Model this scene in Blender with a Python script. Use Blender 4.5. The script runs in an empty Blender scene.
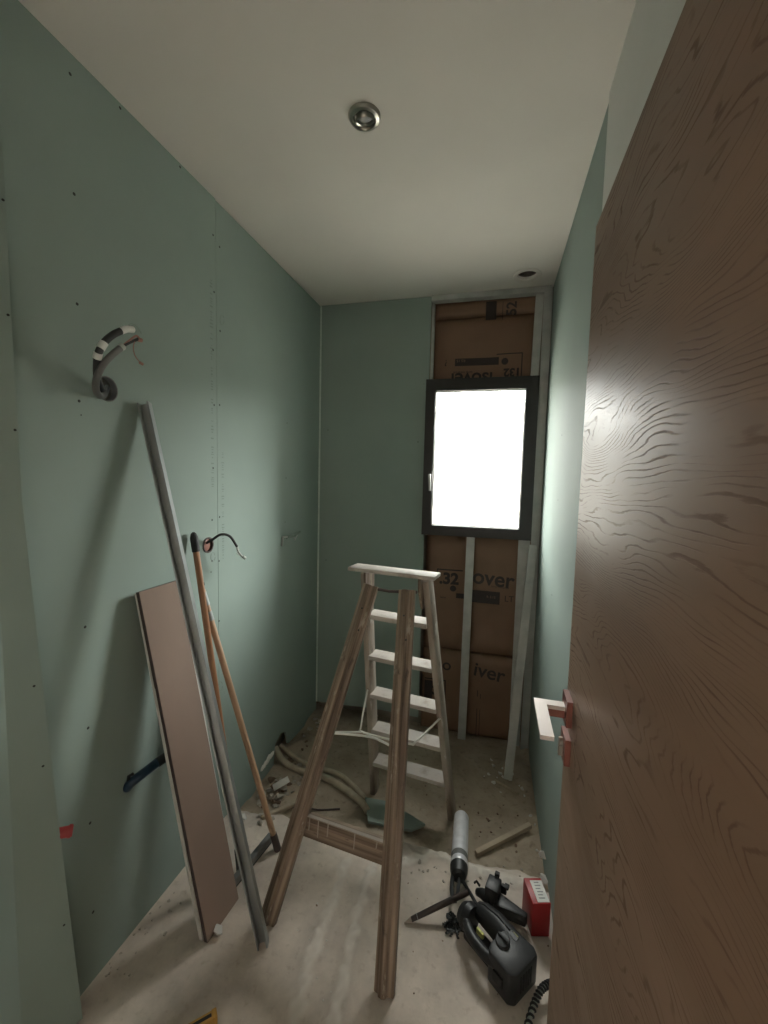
import bpy, bmesh, math, random
from mathutils import Vector as V, Matrix, noise
random.seed(7)
S = bpy.context.scene
COL = S.collection

# ------------------------------------------------------------------ camera
FPX = 420.46
YAW, PITCH, ROLL = 0.2558, -0.0806, 0.0245
CAM = V((0, 0, 1.5))
_f = V((-math.sin(YAW) * math.cos(PITCH), math.cos(YAW) * math.cos(PITCH), math.sin(PITCH)))
_r = V((math.cos(YAW), math.sin(YAW), 0)); _u = _r.cross(_f)
RT = _r * math.cos(ROLL) + _u * math.sin(ROLL)
UP = _u * math.cos(ROLL) - _r * math.sin(ROLL)
cd = bpy.data.cameras.new('camera'); cam = bpy.data.objects.new('camera', cd); COL.objects.link(cam)
cd.sensor_fit = 'VERTICAL'; cd.sensor_height = 36.0; cd.lens = FPX / 1024 * 36.0; cd.clip_start = 0.01
cam.matrix_world = Matrix(((RT.x, UP.x, -_f.x, CAM.x), (RT.y, UP.y, -_f.y, CAM.y), (RT.z, UP.z, -_f.z, CAM.z), (0, 0, 0, 1)))
S.camera = cam

# ------------------------------------------------------------------ daylight
SKY = 38.0
w = bpy.data.worlds.new('sky'); S.world = w; w.use_nodes = True
nt = w.node_tree; nt.nodes.clear()
o = nt.nodes.new('ShaderNodeOutputWorld'); bg = nt.nodes.new('ShaderNodeBackground')
tc = nt.nodes.new('ShaderNodeTexCoord'); sx = nt.nodes.new('ShaderNodeSeparateXYZ')
mr = nt.nodes.new('ShaderNodeMapRange'); mr.inputs[1].default_value = -0.12; mr.inputs[2].default_value = 0.10
mx = nt.nodes.new('ShaderNodeMix'); mx.data_type = 'RGBA'
mx.inputs[6].default_value = (0.17, 0.165, 0.15, 1)      # pale ground outside
mx.inputs[7].default_value = (1.0, 0.985, 0.95, 1)       # overcast sky
nt.links.new(tc.outputs['Generated'], sx.inputs[0]); nt.links.new(sx.outputs['Z'], mr.inputs[0])
nt.links.new(mr.outputs[0], mx.inputs[0]); nt.links.new(mx.outputs[2], bg.inputs[0]); nt.links.new(bg.outputs[0], o.inputs[0])
bg.inputs[1].default_value = SKY
# sampling portal in the outer window opening
pl = bpy.data.lights.new('window_portal', 'AREA'); pl.shape = 'RECTANGLE'; pl.size = 0.54; pl.size_y = 0.82
pl.cycles.is_portal = True
po = bpy.data.objects.new('window_portal', pl); COL.objects.link(po)
po.location = (-0.105, 2.512, 1.618); po.rotation_euler = (-math.pi / 2, 0, 0)
# veiled sun behind the overcast, a broad soft brightening of the sky on the right of the window
sl = bpy.data.lights.new('veiled_sun', 'SUN'); sl.energy = 11.0; sl.angle = math.radians(32); sl.color = (1, .985, .95)
so = bpy.data.objects.new('veiled_sun', sl); COL.objects.link(so)
so.rotation_euler = V((.86, .76, .33)).to_track_quat('Z', 'Y').to_euler()
S.view_settings.view_transform = 'Standard'; S.view_settings.look = 'None'
S.view_settings.gamma = 1; S.view_settings.use_curve_mapping = False
S.view_settings.exposure = -0.1
S.cycles.max_bounces = 10; S.cycles.diffuse_bounces = 6; S.cycles.transparent_max_bounces = 8
S.cycles.use_denoising = True
S.cycles.sample_clamp_indirect = 8.0

# ------------------------------------------------------------------ helpers
def ray(x, y): return _f + RT * ((x - 384) / FPX) - UP * ((y - 512) / FPX)
def at(x, y, axis, val):
    """point where the photo pixel's sight line meets the plane axis = val"""
    d = ray(x, y); a = 'xyz'.index(axis)
    return CAM + d * ((val - CAM[a]) / d[a])
def onfloor(x, y, z=0.0): return at(x, y, 'z', z)
XL, XR, YB, H = -1.08, 0.257, 2.48, 2.547
ZR = -0.08      # level of the broken-out floor at the back

class B:
    def __init__(s): s.bm = bmesh.new()
    def poly(s, pts2, M, h):
        """closed 2D outline extruded along +z of M by h"""
        a = [s.bm.verts.new(M @ V((p[0], p[1], 0))) for p in pts2]
        b = [s.bm.verts.new(M @ V((p[0], p[1], h))) for p in pts2]
        n = len(a)
        s.bm.faces.new(list(reversed(a))); s.bm.faces.new(b)
        for i in range(n): s.bm.faces.new((a[i], a[(i + 1) % n], b[(i + 1) % n], b[i]))
        return s
    def box(s, lo, hi):
        lo, hi = V(lo), V(hi)
        s.poly([(lo.x, lo.y), (hi.x, lo.y), (hi.x, hi.y), (lo.x, hi.y)], Matrix.Translation((0, 0, lo.z)), hi.z - lo.z); return s
    def cbox(s, c, size, M=None):
        M = M or Matrix.Identity(4); x, y, z = [q / 2 for q in size]
        s.poly([(-x, -y), (x, -y), (x, y), (-x, y)], M @ Matrix.Translation(V(c) + V((0, 0, -z))), 2 * z); return s
    def prism(s, prof, p0, p1, xdir):
        """profile swept straight from p0 to p1; profile x axis along xdir"""
        p0, p1 = V(p0), V(p1); s.poly(prof, frame(p0, p1 - p0, xdir), (p1 - p0).length); return s
    def beam(s, p0, p1, wdir, wd, th): return s.prism([(-wd/2, -th/2), (wd/2, -th/2), (wd/2, th/2), (-wd/2, th/2)], p0, p1, wdir)
    def tube(s, pts, r, n=10, cap=True):
        pts = [V(p) for p in pts]; rs = r if isinstance(r, (list, tuple)) else [r] * len(pts)
        rings = []; ref = None
        for i, p in enumerate(pts):
            d = (pts[min(i + 1, len(pts) - 1)] - pts[max(i - 1, 0)]).normalized()
            if ref is None: ref = d.orthogonal().normalized()
            ref = (ref - d * ref.dot(d)); ref = ref.normalized() if ref.length > 1e-6 else d.orthogonal().normalized()
            q = d.cross(ref)
            rings.append([s.bm.verts.new(p + (ref * math.cos(2 * math.pi * k / n) + q * math.sin(2 * math.pi * k / n)) * rs[i]) for k in range(n)])
        for a, b in zip(rings, rings[1:]):
            for k in range(n): s.bm.faces.new((a[k], a[(k + 1) % n], b[(k + 1) % n], b[k]))
        if cap: s.bm.faces.new(list(reversed(rings[0]))); s.bm.faces.new(rings[-1])
        return s
    def lathe(s, prof, M, n=32, close=False):
        rings = [[s.bm.verts.new(M @ V((r * math.cos(2 * math.pi * k / n), r * math.sin(2 * math.pi * k / n), z))) for k in range(n)] for r, z in prof]
        pr = list(zip(rings, rings[1:])) + ([(rings[-1], rings[0])] if close else [])
        for a, b in pr:
            for k in range(n): s.bm.faces.new((a[k], a[(k + 1) % n], b[(k + 1) % n], b[k]))
        if not close: s.bm.faces.new(list(reversed(rings[0]))); s.bm.faces.new(rings[-1])
        return s
    def sheet(s, outer, holes, M, h):
        """2D outline with holes, extruded along +z of M by h"""
        t = bmesh.new(); es = []
        for loop in [outer] + list(holes):
            vs = [t.verts.new((p[0], p[1], 0)) for p in loop]
            es += [t.edges.new((vs[i], vs[(i + 1) % len(vs)])) for i in range(len(vs))]
        bmesh.ops.triangle_fill(t, edges=es, use_beauty=True)
        r = bmesh.ops.extrude_face_region(t, geom=t.faces[:])
        bmesh.ops.translate(t, verts=[v for v in r['geom'] if isinstance(v, bmesh.types.BMVert)], vec=(0, 0, h))
        bmesh.ops.transform(t, matrix=M, verts=t.verts)
        bmesh.ops.recalc_face_normals(t, faces=t.faces)
        mp = {v: s.bm.verts.new(v.co) for v in t.verts}
        for f in t.faces: s.bm.faces.new([mp[v] for v in f.verts])
        t.free(); return s

def frame(p, z, x):
    z = V(z).normalized(); x = V(x); x = (x - z * x.dot(z)).normalized(); y = z.cross(x)
    return Matrix(((x.x, y.x, z.x, p[0]), (x.y, y.y, z.y, p[1]), (x.z, y.z, z.z, p[2]), (0, 0, 0, 1)))
def circle(cx, cy, r, n=28, ry=None): return [(cx + r * math.cos(2 * math.pi * k / n), cy + (ry or r) * math.sin(2 * math.pi * k / n)) for k in range(n)]
def rootloc(p):
    while p.parent: p = p.parent
    return p.location
def make(name, b, m, parent=None, bevel=0, smooth=35, label=None, kind=None, seg=2, origin=None):
    """one mesh object out of world-space geometry; parts hang under their thing"""
    bm = b.bm if isinstance(b, B) else b
    bmesh.ops.recalc_face_normals(bm, faces=bm.faces)
    if bevel: bmesh.ops.bevel(bm, geom=bm.edges[:], offset=bevel, segments=seg, affect='EDGES', clamp_overlap=True, profile=.5)
    off = rootloc(parent) if parent else V(origin or (0, 0, 0))
    bmesh.ops.translate(bm, verts=bm.verts, vec=-V(off))
    me = bpy.data.meshes.new(name); bm.to_mesh(me); bm.free()
    if m: me.materials.append(m)
    for p in me.polygons: p.use_smooth = bool(smooth)
    if smooth: me.set_sharp_from_angle(angle=math.radians(smooth))
    ob = bpy.data.objects.new(name, me); COL.objects.link(ob)
    if parent: ob.parent = parent
    else: ob.location = off
    if label: ob['label'] = label
    if kind: ob['kind'] = kind
    return ob
def tag(ob, label, cat=None, group=None, kind=None):
    ob['label'] = label
    if cat: ob['category'] = cat
    if group: ob['group'] = group
    if kind: ob['kind'] = kind
    return ob
def thing(name, loc, label, cat, group=None, kind=None):
    e = bpy.data.objects.new(name, None); COL.objects.link(e); e.location = V(loc); e.empty_display_size = .05
    return tag(e, label, cat, group, kind)
def spline(pts, n=8):
    pts = [V(p) for p in pts]; P = [pts[0] * 2 - pts[1]] + pts + [pts[-1] * 2 - pts[-2]]; out = []
    for i in range(1, len(P) - 2):
        for k in range(n):
            t = k / n; a, b, c, d = P[i - 1:i + 3]
            out.append(.5 * ((2 * b) + (c - a) * t + (2 * a - 5 * b + 4 * c - d) * t * t + (3 * b - a - 3 * c + d) * t ** 3))
    return out + [pts[-1]]

def lprism(name, prof, p0, p1, xdir, m, parent, bevel=0, label=None):
    """prism whose own z axis runs along it, so that its grain does too"""
    p0, p1 = V(p0), V(p1); bm = B().poly(prof, Matrix.Identity(4), (p1 - p0).length).bm
    bmesh.ops.translate(bm, verts=bm.verts, vec=rootloc(parent))
    ob = make(name, bm, m, parent, bevel=bevel, label=label)
    ob.matrix_basis = Matrix.Translation(-rootloc(parent)) @ frame(p0, p1 - p0, xdir)
    return ob
def rect(w_, t_): return [(-w_/2, -t_/2), (w_/2, -t_/2), (w_/2, t_/2), (-w_/2, t_/2)]

# ------------------------------------------------------------------ materials
def mat(name, col, rough=.6, metal=0., var=.0, scale=6., bump=0., bscale=60., col2=None, thr=None, stretch=(1, 1, 1), spec=.5, detail=5., speck=None):
    m = bpy.data.materials.new(name); m.use_nodes = True; n = m.node_tree; L = n.links.new
    p = n.nodes['Principled BSDF']; p.inputs['Roughness'].default_value = rough; p.inputs['Metallic'].default_value = metal
    p.inputs['Specular IOR Level'].default_value = spec
    c1 = tuple(col) + (1,)
    p.inputs['Base Color'].default_value = c1
    t = n.nodes.new('ShaderNodeTexCoord'); mp = n.nodes.new('ShaderNodeMapping'); mp.inputs['Scale'].default_value = stretch
    L(t.outputs['Object'], mp.inputs[0])
    if var or col2:
        nz = n.nodes.new('ShaderNodeTexNoise'); nz.inputs['Scale'].default_value = scale; nz.inputs['Detail'].default_value = detail
        L(mp.outputs[0], nz.inputs[0])
        mx = n.nodes.new('ShaderNodeMix'); mx.data_type = 'RGBA'
        c2 = tuple(col2) + (1,) if col2 else tuple(min(1, c * (1 + var)) for c in col) + (1,)
        ca = c1 if col2 else tuple(c * (1 - var) for c in col) + (1,)
        mx.inputs[6].default_value = ca; mx.inputs[7].default_value = c2
        rp = n.nodes.new('ShaderNodeMapRange'); lo, hi = thr or (.3, .7)
        rp.inputs[1].default_value = lo; rp.inputs[2].default_value = hi
        L(nz.outputs[0], rp.inputs[0]); L(rp.outputs[0], mx.inputs[0]); L(mx.outputs[2], p.inputs['Base Color'])
    if speck:
        ns = n.nodes.new('ShaderNodeTexNoise'); ns.inputs['Scale'].default_value = 28; ns.inputs['Detail'].default_value = 6; ns.inputs['Roughness'].default_value = .65
        ms = n.nodes.new('ShaderNodeMapping'); ms.inputs['Scale'].default_value = (1, 1, .3); L(t.outputs['Object'], ms.inputs[0]); L(ms.outputs[0], ns.inputs[0])
        rs = n.nodes.new('ShaderNodeMapRange'); rs.inputs[1].default_value = .60; rs.inputs[2].default_value = .66; rs.inputs[4].default_value = .75; L(ns.outputs[0], rs.inputs[0])
        rd = n.nodes.new('ShaderNodeMapRange'); rd.inputs[1].default_value = .40; rd.inputs[2].default_value = .33; rd.inputs[4].default_value = .7; L(ns.outputs[0], rd.inputs[0])
        m4 = n.nodes.new('ShaderNodeMix'); m4.data_type = 'RGBA'; m4.inputs[7].default_value = tuple(speck) + (1,)
        m5 = n.nodes.new('ShaderNodeMix'); m5.data_type = 'RGBA'; m5.inputs[7].default_value = (.05, .032, .022, 1)
        L(mx.outputs[2], m4.inputs[6]); L(rs.outputs[0], m4.inputs[0]); L(m4.outputs[2], m5.inputs[6]); L(rd.outputs[0], m5.inputs[0]); L(m5.outputs[2], p.inputs['Base Color'])
    if bump:
        nb = n.nodes.new('ShaderNodeTexNoise'); nb.inputs['Scale'].default_value = bscale; nb.inputs['Detail'].default_value = 6
        L(mp.outputs[0], nb.inputs[0])
        bp = n.nodes.new('ShaderNodeBump'); bp.inputs['Strength'].default_value = bump; bp.inputs['Distance'].default_value = .004
        L(nb.outputs[0], bp.inputs['Height']); L(bp.outputs[0], p.inputs['Normal'])
    return m

M = {}
M['green'] = mat('green_plasterboard', (.235, .297, .267), .75, var=.05, scale=2.5, bump=.04, bscale=250)
M['core'] = mat('plaster_core', (.60, .60, .57), .9, var=.08, scale=30)
M['filler'] = mat('joint_filler', (.55, .62, .57), .9, var=.1, scale=40, bump=.4)
M['ceil'] = mat('ceiling_paint', (.66, .63, .58), .9, var=.03, scale=3, bump=.03, bscale=200)
M['white'] = mat('white_paint', (.60, .61, .58), .85, var=.03, scale=4, bump=.05, bscale=200)
M['masonry'] = mat('masonry', (.22, .19, .16), .95, var=.2, scale=14, bump=.5)
M['steel'] = mat('galvanised_steel', (.33, .35, .35), .42, .7, var=.12, scale=18, stretch=(1, 1, .4))
M['steel_dusty'] = mat('dusty_galvanised_steel', (.42, .43, .41), .6, .25, var=.15, scale=12)
M['kraft'] = mat('kraft_paper', (.17, .098, .056), .62, var=.14, scale=5, bump=.35, bscale=14)
M['kraft2'] = mat('kraft_paper_upper', (.17, .098, .058), .62, var=.10, scale=5, bump=.25, bscale=14)
M['ink'] = mat('black_print', (.022, .014, .012), .6)
M['ink_grey'] = mat('reversed_print', (.20, .12, .08), .6)
M['frame'] = mat('dark_window_frame', (.011, .009, .008), .5, var=.2, scale=20)
M['sill_dust'] = mat('window_gasket', (.55, .55, .52), .7)
M['black'] = mat('black_plastic', (.016, .016, .017), .46, var=.25, scale=15)
M['rubber'] = mat('black_rubber', (.015, .015, .015), .65)
M['grey_plastic'] = mat('grey_conduit', (.13, .13, .125), .5, var=.1, scale=30)
M['copper'] = mat('wire_copper', (.30, .14, .11), .5)
M['lightwire'] = mat('pale_wire', (.45, .47, .43), .5)
M['white_tape'] = mat('white_tape', (.70, .71, .68), .6)
M['red'] = mat('red_cardboard', (.30, .010, .012), .45, var=.08, scale=20)
M['redplug'] = mat('red_conduit', (.30, .03, .03), .5)
M['blue'] = mat('blue_conduit', (.014, .042, .075), .4, var=.2, scale=30)
M['paper'] = mat('white_paper', (.72, .71, .68), .8, var=.05, scale=40)
M['board_back'] = mat('brown_board_paper', (.235, .170, .135), .85, var=.06, scale=6, stretch=(1, 1, .3), bump=.08, bscale=120)
M['pole_orange'] = mat('varnished_pole_wood', (.27, .13, .062), .42, var=.2, scale=20, stretch=(1, 1, .1))
M['pole_pale'] = mat('pale_pole_wood', (.42, .27, .17), .5, var=.15, scale=25, stretch=(1, 1, .1))
M['ferrule'] = mat('dark_ferrule_gap_shade', (.06, .04, .035), .5)
M['ladder_leg'] = mat('worn_ladder_wood', (.115, .076, .050), .6, col2=(.31, .235, .175), thr=(.40, .68), scale=70, stretch=(1, 1, .03), bump=.35, bscale=60, speck=(.40, .35, .29))
M['ladder_step'] = mat('paint_spattered_ladder_wood', (.36, .31, .26), .65, col2=(.14, .095, .065), thr=(.42, .68), scale=16, stretch=(1, 1, .2), bump=.25, bscale=60, speck=(.52, .48, .43))
M['tread'] = mat('dusty_tread', (.46, .42, .38), .7, col2=(.24, .19, .15), thr=(.5, .75), scale=14, bump=.15)
M['paint_drip'] = mat('white_paint_drip', (.34, .30, .26), .7)
M['wire_rod'] = mat('zinc_rod', (.70, .68, .63), .4, .5)
M['alu'] = mat('aluminium_barrel', (.66, .66, .69), .38, .25, var=.12, scale=30)
M['beige_pipe'] = mat('dusty_conduit', (.42, .36, .27), .7, var=.15, scale=25, bump=.2)
M['rubble'] = mat('mortar_rubble', (.40, .36, .31), .95, var=.25, scale=30, bump=.4)
M['rubble_brown'] = mat('brown_rubble', (.20, .135, .095), .95, var=.25, scale=30, bump=.4)
M['rubble_white'] = mat('plaster_rubble', (.62, .60, .56), .95, var=.1, scale=30, bump=.4)
M['batten'] = mat('pale_batten_wood', (.42, .34, .25), .7, var=.15, scale=14, stretch=(.3, 1, 1))
M['yellow'] = mat('yellow_paint', (.45, .24, .045), .45)
M['yellow_tag'] = mat('yellow_green_label', (.55, .55, .16), .5)
M['handle'] = mat('satin_copper_steel', (.56, .50, .47), .42, .6)
M['handle_edge'] = mat('dark_reddish_steel', (.19, .06, .042), .5, .3)  # dark reddish metal tone of rose, keyhole plate and lever neck
M['nickel'] = mat('brushed_nickel', (.36, .35, .31), .28, .95)
M['lamp_glass'] = mat('frosted_lamp_lens', (.35, .35, .34), .25)
M['dark'] = mat('dark_recess', (.02, .02, .02), .9)
M['hall'] = mat('hall_paint', (.62, .60, .56), .9)
M['screw'] = mat('black_screw', (.025, .027, .026), .5, .3)
M['pencil'] = mat('pencil_mark', (.20, .25, .22), .8)
M['darkwood'] = mat('dark_rod_wood', (.03, .018, .014), .5, var=.3, scale=30)

M['gravel'] = mat('pale_gravel', (.50, .475, .43), .95, var=.1, scale=8)
M['render_wall'] = mat('outside_render', (.30, .29, .27), .95, var=.05, scale=2)

M['ink_pale'] = mat('grey_label_print', (.30, .30, .30), .7)
M['faded'] = mat('faded_board_print', (.17, .215, .195), .8)

def glass_mat():
    m = bpy.data.materials.new('frosted_window_pane'); m.use_nodes = True; n = m.node_tree; n.nodes.clear(); L = n.links.new
    o = n.nodes.new('ShaderNodeOutputMaterial'); t = n.nodes.new('ShaderNodeBsdfTransparent'); d = n.nodes.new('ShaderNodeBsdfTranslucent')
    x = n.nodes.new('ShaderNodeMixShader'); tc = n.nodes.new('ShaderNodeTexCoord'); z = n.nodes.new('ShaderNodeTexNoise')
    z.inputs['Scale'].default_value = 9; z.inputs['Detail'].default_value = 4; r = n.nodes.new('ShaderNodeMapRange')
    r.inputs[3].default_value = .07; r.inputs[4].default_value = .12
    t.inputs[0].default_value = (.95, .97, .96, 1); d.inputs[0].default_value = (.92, .93, .92, 1)
    L(tc.outputs['Object'], z.inputs[0]); L(z.outputs[0], r.inputs[0]); L(r.outputs[0], x.inputs[0])
    L(t.outputs[0], x.inputs[1]); L(d.outputs[0], x.inputs[2]); L(x.outputs[0], o.inputs[0]); return m
M['glass'] = glass_mat()

def floor_mat(name, a, b, c, bumpd):
    m = bpy.data.materials.new(name); m.use_nodes = True; n = m.node_tree; L = n.links.new; p = n.nodes['Principled BSDF']
    p.inputs['Roughness'].default_value = .88
    t = n.nodes.new('ShaderNodeTexCoord')
    n1 = n.nodes.new('ShaderNodeTexNoise'); n1.inputs['Scale'].default_value = 4.5; n1.inputs['Detail'].default_value = 8; n1.inputs['Roughness'].default_value = .62
    n2 = n.nodes.new('ShaderNodeTexNoise'); n2.inputs['Scale'].default_value = 38; n2.inputs['Detail'].default_value = 6
    L(t.outputs['Object'], n1.inputs[0]); L(t.outputs['Object'], n2.inputs[0])
    r1 = n.nodes.new('ShaderNodeMapRange'); r1.inputs[1].default_value = .36; r1.inputs[2].default_value = .64
    r2 = n.nodes.new('ShaderNodeMapRange'); r2.inputs[1].default_value = .58; r2.inputs[2].default_value = .74; r2.inputs[4].default_value = .6
    m1 = n.nodes.new('ShaderNodeMix'); m1.data_type = 'RGBA'; m1.inputs[6].default_value = a + (1,); m1.inputs[7].default_value = b + (1,)
    m2 = n.nodes.new('ShaderNodeMix'); m2.data_type = 'RGBA'; m2.inputs[7].default_value = c + (1,)
    at_ = n.nodes.new('ShaderNodeAttribute'); at_.attribute_name = 'plaster'
    m3 = n.nodes.new('ShaderNodeMix'); m3.data_type = 'RGBA'; m3.inputs[7].default_value = (.66, .61, .55, 1)
    L(n1.outputs[0], r1.inputs[0]); L(n2.outputs[0], r2.inputs[0]); L(r1.outputs[0], m1.inputs[0])
    L(m1.outputs[2], m2.inputs[6]); L(r2.outputs[0], m2.inputs[0]); L(m2.outputs[2], m3.inputs[6]); L(at_.outputs['Fac'], m3.inputs[0])
    L(m3.outputs[2], p.inputs['Base Color'])
    bp = n.nodes.new('ShaderNodeBump'); bp.inputs['Strength'].default_value = .5; bp.inputs['Distance'].default_value = bumpd
    L(n2.outputs[0], bp.inputs['Height']); L(bp.outputs[0], p.inputs['Normal']); return m
M['slab'] = floor_mat('dusty_concrete_slab', (.43, .375, .325), (.66, .575, .50), (.37, .305, .25), .004)
M['rough'] = floor_mat('broken_out_floor', (.28, .225, .165), (.42, .35, .27), (.17, .12, .085), .010)

def door_mat():
    m = bpy.data.materials.new('grained_door_laminate'); m.use_nodes = True; n = m.node_tree; L = n.links.new; p = n.nodes['Principled BSDF']
    def N(t): return n.nodes.new(t)
    def math_(op, a, b=None):
        q = N('ShaderNodeMath'); q.operation = op
        for i, v in enumerate((a, b)):
            if v is None: continue
            if isinstance(v, (int, float)): q.inputs[i].default_value = v
            else: L(v, q.inputs[i])
        return q.outputs[0]
    tc = N('ShaderNodeTexCoord'); s = N('ShaderNodeSeparateXYZ'); L(tc.outputs['Object'], s.inputs[0])
    y, z = s.outputs['Y'], s.outputs['Z']
    mp = N('ShaderNodeMapping'); mp.inputs['Scale'].default_value = (1, 1.0, 4.5); L(tc.outputs['Object'], mp.inputs[0])
    n1 = N('ShaderNodeTexNoise'); n1.inputs['Scale'].default_value = 1.5; n1.inputs['Detail'].default_value = 3; L(mp.outputs[0], n1.inputs[0])
    h = math_('ADD', z, math_('MULTIPLY', math_('SUBTRACT', n1.outputs[0], .5), .20))
    for (y0, z0, A, sy, sz) in ((.70, 1.565, .075, .15, .045), (.45, 1.30, -.10, .22, .07), (.62, .95, .11, .2, .08), (.35, 1.75, .1, .2, .06)):
        dy = math_('DIVIDE', math_('SUBTRACT', y, y0), sy); dz = math_('DIVIDE', math_('SUBTRACT', z, z0), sz)
        g = math_('EXPONENT', math_('MULTIPLY', math_('ADD', math_('MULTIPLY', dy, dy), math_('MULTIPLY', dz, dz)), -1.))
        h = math_('ADD', h, math_('MULTIPLY', g, A))
    mp2 = N('ShaderNodeMapping'); mp2.inputs['Scale'].default_value = (1, 14, 120); L(tc.outputs['Object'], mp2.inputs[0])
    n2 = N('ShaderNodeTexNoise'); n2.inputs['Scale'].default_value = 1.2; n2.inputs['Detail'].default_value = 4; L(mp2.outputs[0], n2.inputs[0])
    hh = math_('ADD', math_('MULTIPLY', h, 720.), math_('MULTIPLY', n2.outputs[0], 4.2))
    ring = math_('SINE', hh)
    line = N('ShaderNodeMapRange'); line.inputs[1].default_value = .66; line.inputs[2].default_value = .98; L(ring, line.inputs[0])
    brk = N('ShaderNodeMapRange'); brk.inputs[1].default_value = .40; brk.inputs[2].default_value = .58
    mp3 = N('ShaderNodeMapping'); mp3.inputs['Scale'].default_value = (1, 6, 24); L(tc.outputs['Object'], mp3.inputs[0])
    n3 = N('ShaderNodeTexNoise'); n3.inputs['Scale'].default_value = 1.3; n3.inputs['Detail'].default_value = 5; L(mp3.outputs[0], n3.inputs[0]); L(n3.outputs[0], brk.inputs[0])
    ln = math_('MULTIPLY', line.outputs[0], brk.outputs[0])
    mp4 = N('ShaderNodeMapping'); mp4.inputs['Scale'].default_value = (1, .5, 4); L(tc.outputs['Object'], mp4.inputs[0])
    n4 = N('ShaderNodeTexNoise'); n4.inputs['Scale'].default_value = 2.0; n4.inputs['Detail'].default_value = 3; L(mp4.outputs[0], n4.inputs[0])
    r4 = N('ShaderNodeMapRange'); r4.inputs[1].default_value = .35; r4.inputs[2].default_value = .65; L(n4.outputs[0], r4.inputs[0])
    c = N('ShaderNodeMix'); c.data_type = 'RGBA'; c.inputs[6].default_value = (.175, .110, .072, 1); c.inputs[7].default_value = (.215, .140, .095, 1); L(r4.outputs[0], c.inputs[0])
    c2 = N('ShaderNodeMix'); c2.data_type = 'RGBA'; c2.inputs[7].default_value = (.138, .086, .058, 1); L(c.outputs[2], c2.inputs[6]); L(ln, c2.inputs[0])
    L(c2.outputs[2], p.inputs['Base Color'])
    p.inputs['Specular IOR Level'].default_value = .17
    L(math_('ADD', math_('MULTIPLY', ln, .2), .49), p.inputs['Roughness'])
    bp = N('ShaderNodeBump'); bp.invert = True; bp.inputs['Strength'].default_value = .35; bp.inputs['Distance'].default_value = .0006
    L(ln, bp.inputs['Height']); L(bp.outputs[0], p.inputs['Normal'])
    return m
M['door'] = door_mat()

# ------------------------------------------------------------------ the shell
def struct(name, b, m, label=None, **k):
    ob = make(name, b, m, kind='structure', **k)
    if label: ob['label'] = label
    return ob
TY = Matrix(((0, 0, 1, 0), (1, 0, 0, 0), (0, 1, 0, 0), (0, 0, 0, 1)))      # (a,b,h) -> (x=h, y=a, z=b)
TX = Matrix(((1, 0, 0, 0), (0, 0, 1, 0), (0, 1, 0, 0), (0, 0, 0, 1)))      # (a,b,h) -> (x=a, y=h, z=b)

def slab_edge(x): return 1.575 + .030 * noise.noise(V((x * 4.2, 3.3, 0))) + .016 * noise.noise(V((x * 17, 9.1, 0))) + (.0 if x < -.3 else .02)
RIDGES = [[(345, 862), (332, 905), (315, 945), (303, 985), (290, 1040)], [(372, 868), (357, 910), (350, 955), (338, 1000), (330, 1040)], [(385, 868), (440, 852), (470, 868), (525, 885)]]
RW = [[onfloor(*p) for p in r] for r in RIDGES]
def seg_dist(p, a, b):
    ab = b - a; t = max(0, min(1, (p - a).dot(ab) / ab.length_squared)); return (p - a - ab * t).length
def build_slab():
    bm = bmesh.new(); nx, ny = 210, 190; x0, x1, y0 = -1.09, .262, .55; rows = []; lay = bm.verts.layers.float.new('plaster')
    for j in range(ny + 1):
        row = []
        for i in range(nx + 1):
            x = x0 + (x1 - x0) * i / nx; y = y0 + (slab_edge(x) - y0) * j / ny; p = V((x, y, 0))
            z = .0022 * noise.noise(V((x * 6, y * 6, 1))) + .0012 * noise.noise(V((x * 22, y * 22, 4)))
            pl = 0
            for k, r in enumerate(RW):
                d = min(seg_dist(p, a, b) for a, b in zip(r, r[1:])) + .016 * noise.noise(V((x * 26, y * 26, k)))
                wd = (.014, .012, .016)[k]
                g = max(0, min(1, 1.6 - d / wd)) ** .6; g *= .55 + .7 * max(0, noise.noise(V((x * 45, y * 45, 20 + k))) + .3); z += .008 * g; pl = max(pl, min(1, g * .95))
            if -.52 < x < -.3: pl = max(pl, .35 * max(0, noise.noise(V((x * 30, y * 14, 8)))))
            if y > slab_edge(x) - .03: z -= .004 * (1 - (slab_edge(x) - y) / .03) + .003 * noise.noise(V((x * 50, y * 50, 2)))
            v = bm.verts.new((x, y, z)); v[lay] = pl; row.append(v)
        rows.append(row)
    low = [bm.verts.new((v.co.x, v.co.y + .012 + .01 * noise.noise(v.co * 20), -.12)) for v in rows[-1]]
    rows.append(low)
    for a, b in zip(rows, rows[1:]):
        for i in range(nx): bm.faces.new((a[i], a[i + 1], b[i + 1], b[i]))
    return bm
fl = struct('floor', build_slab(), M['slab'], 'dusty grey concrete floor slab with plaster ridges', smooth=50)
make('floor_slab_body', B().box((-1.4, -.05, -.2), (.262, .552, -.003)), M['slab'], fl)
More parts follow.
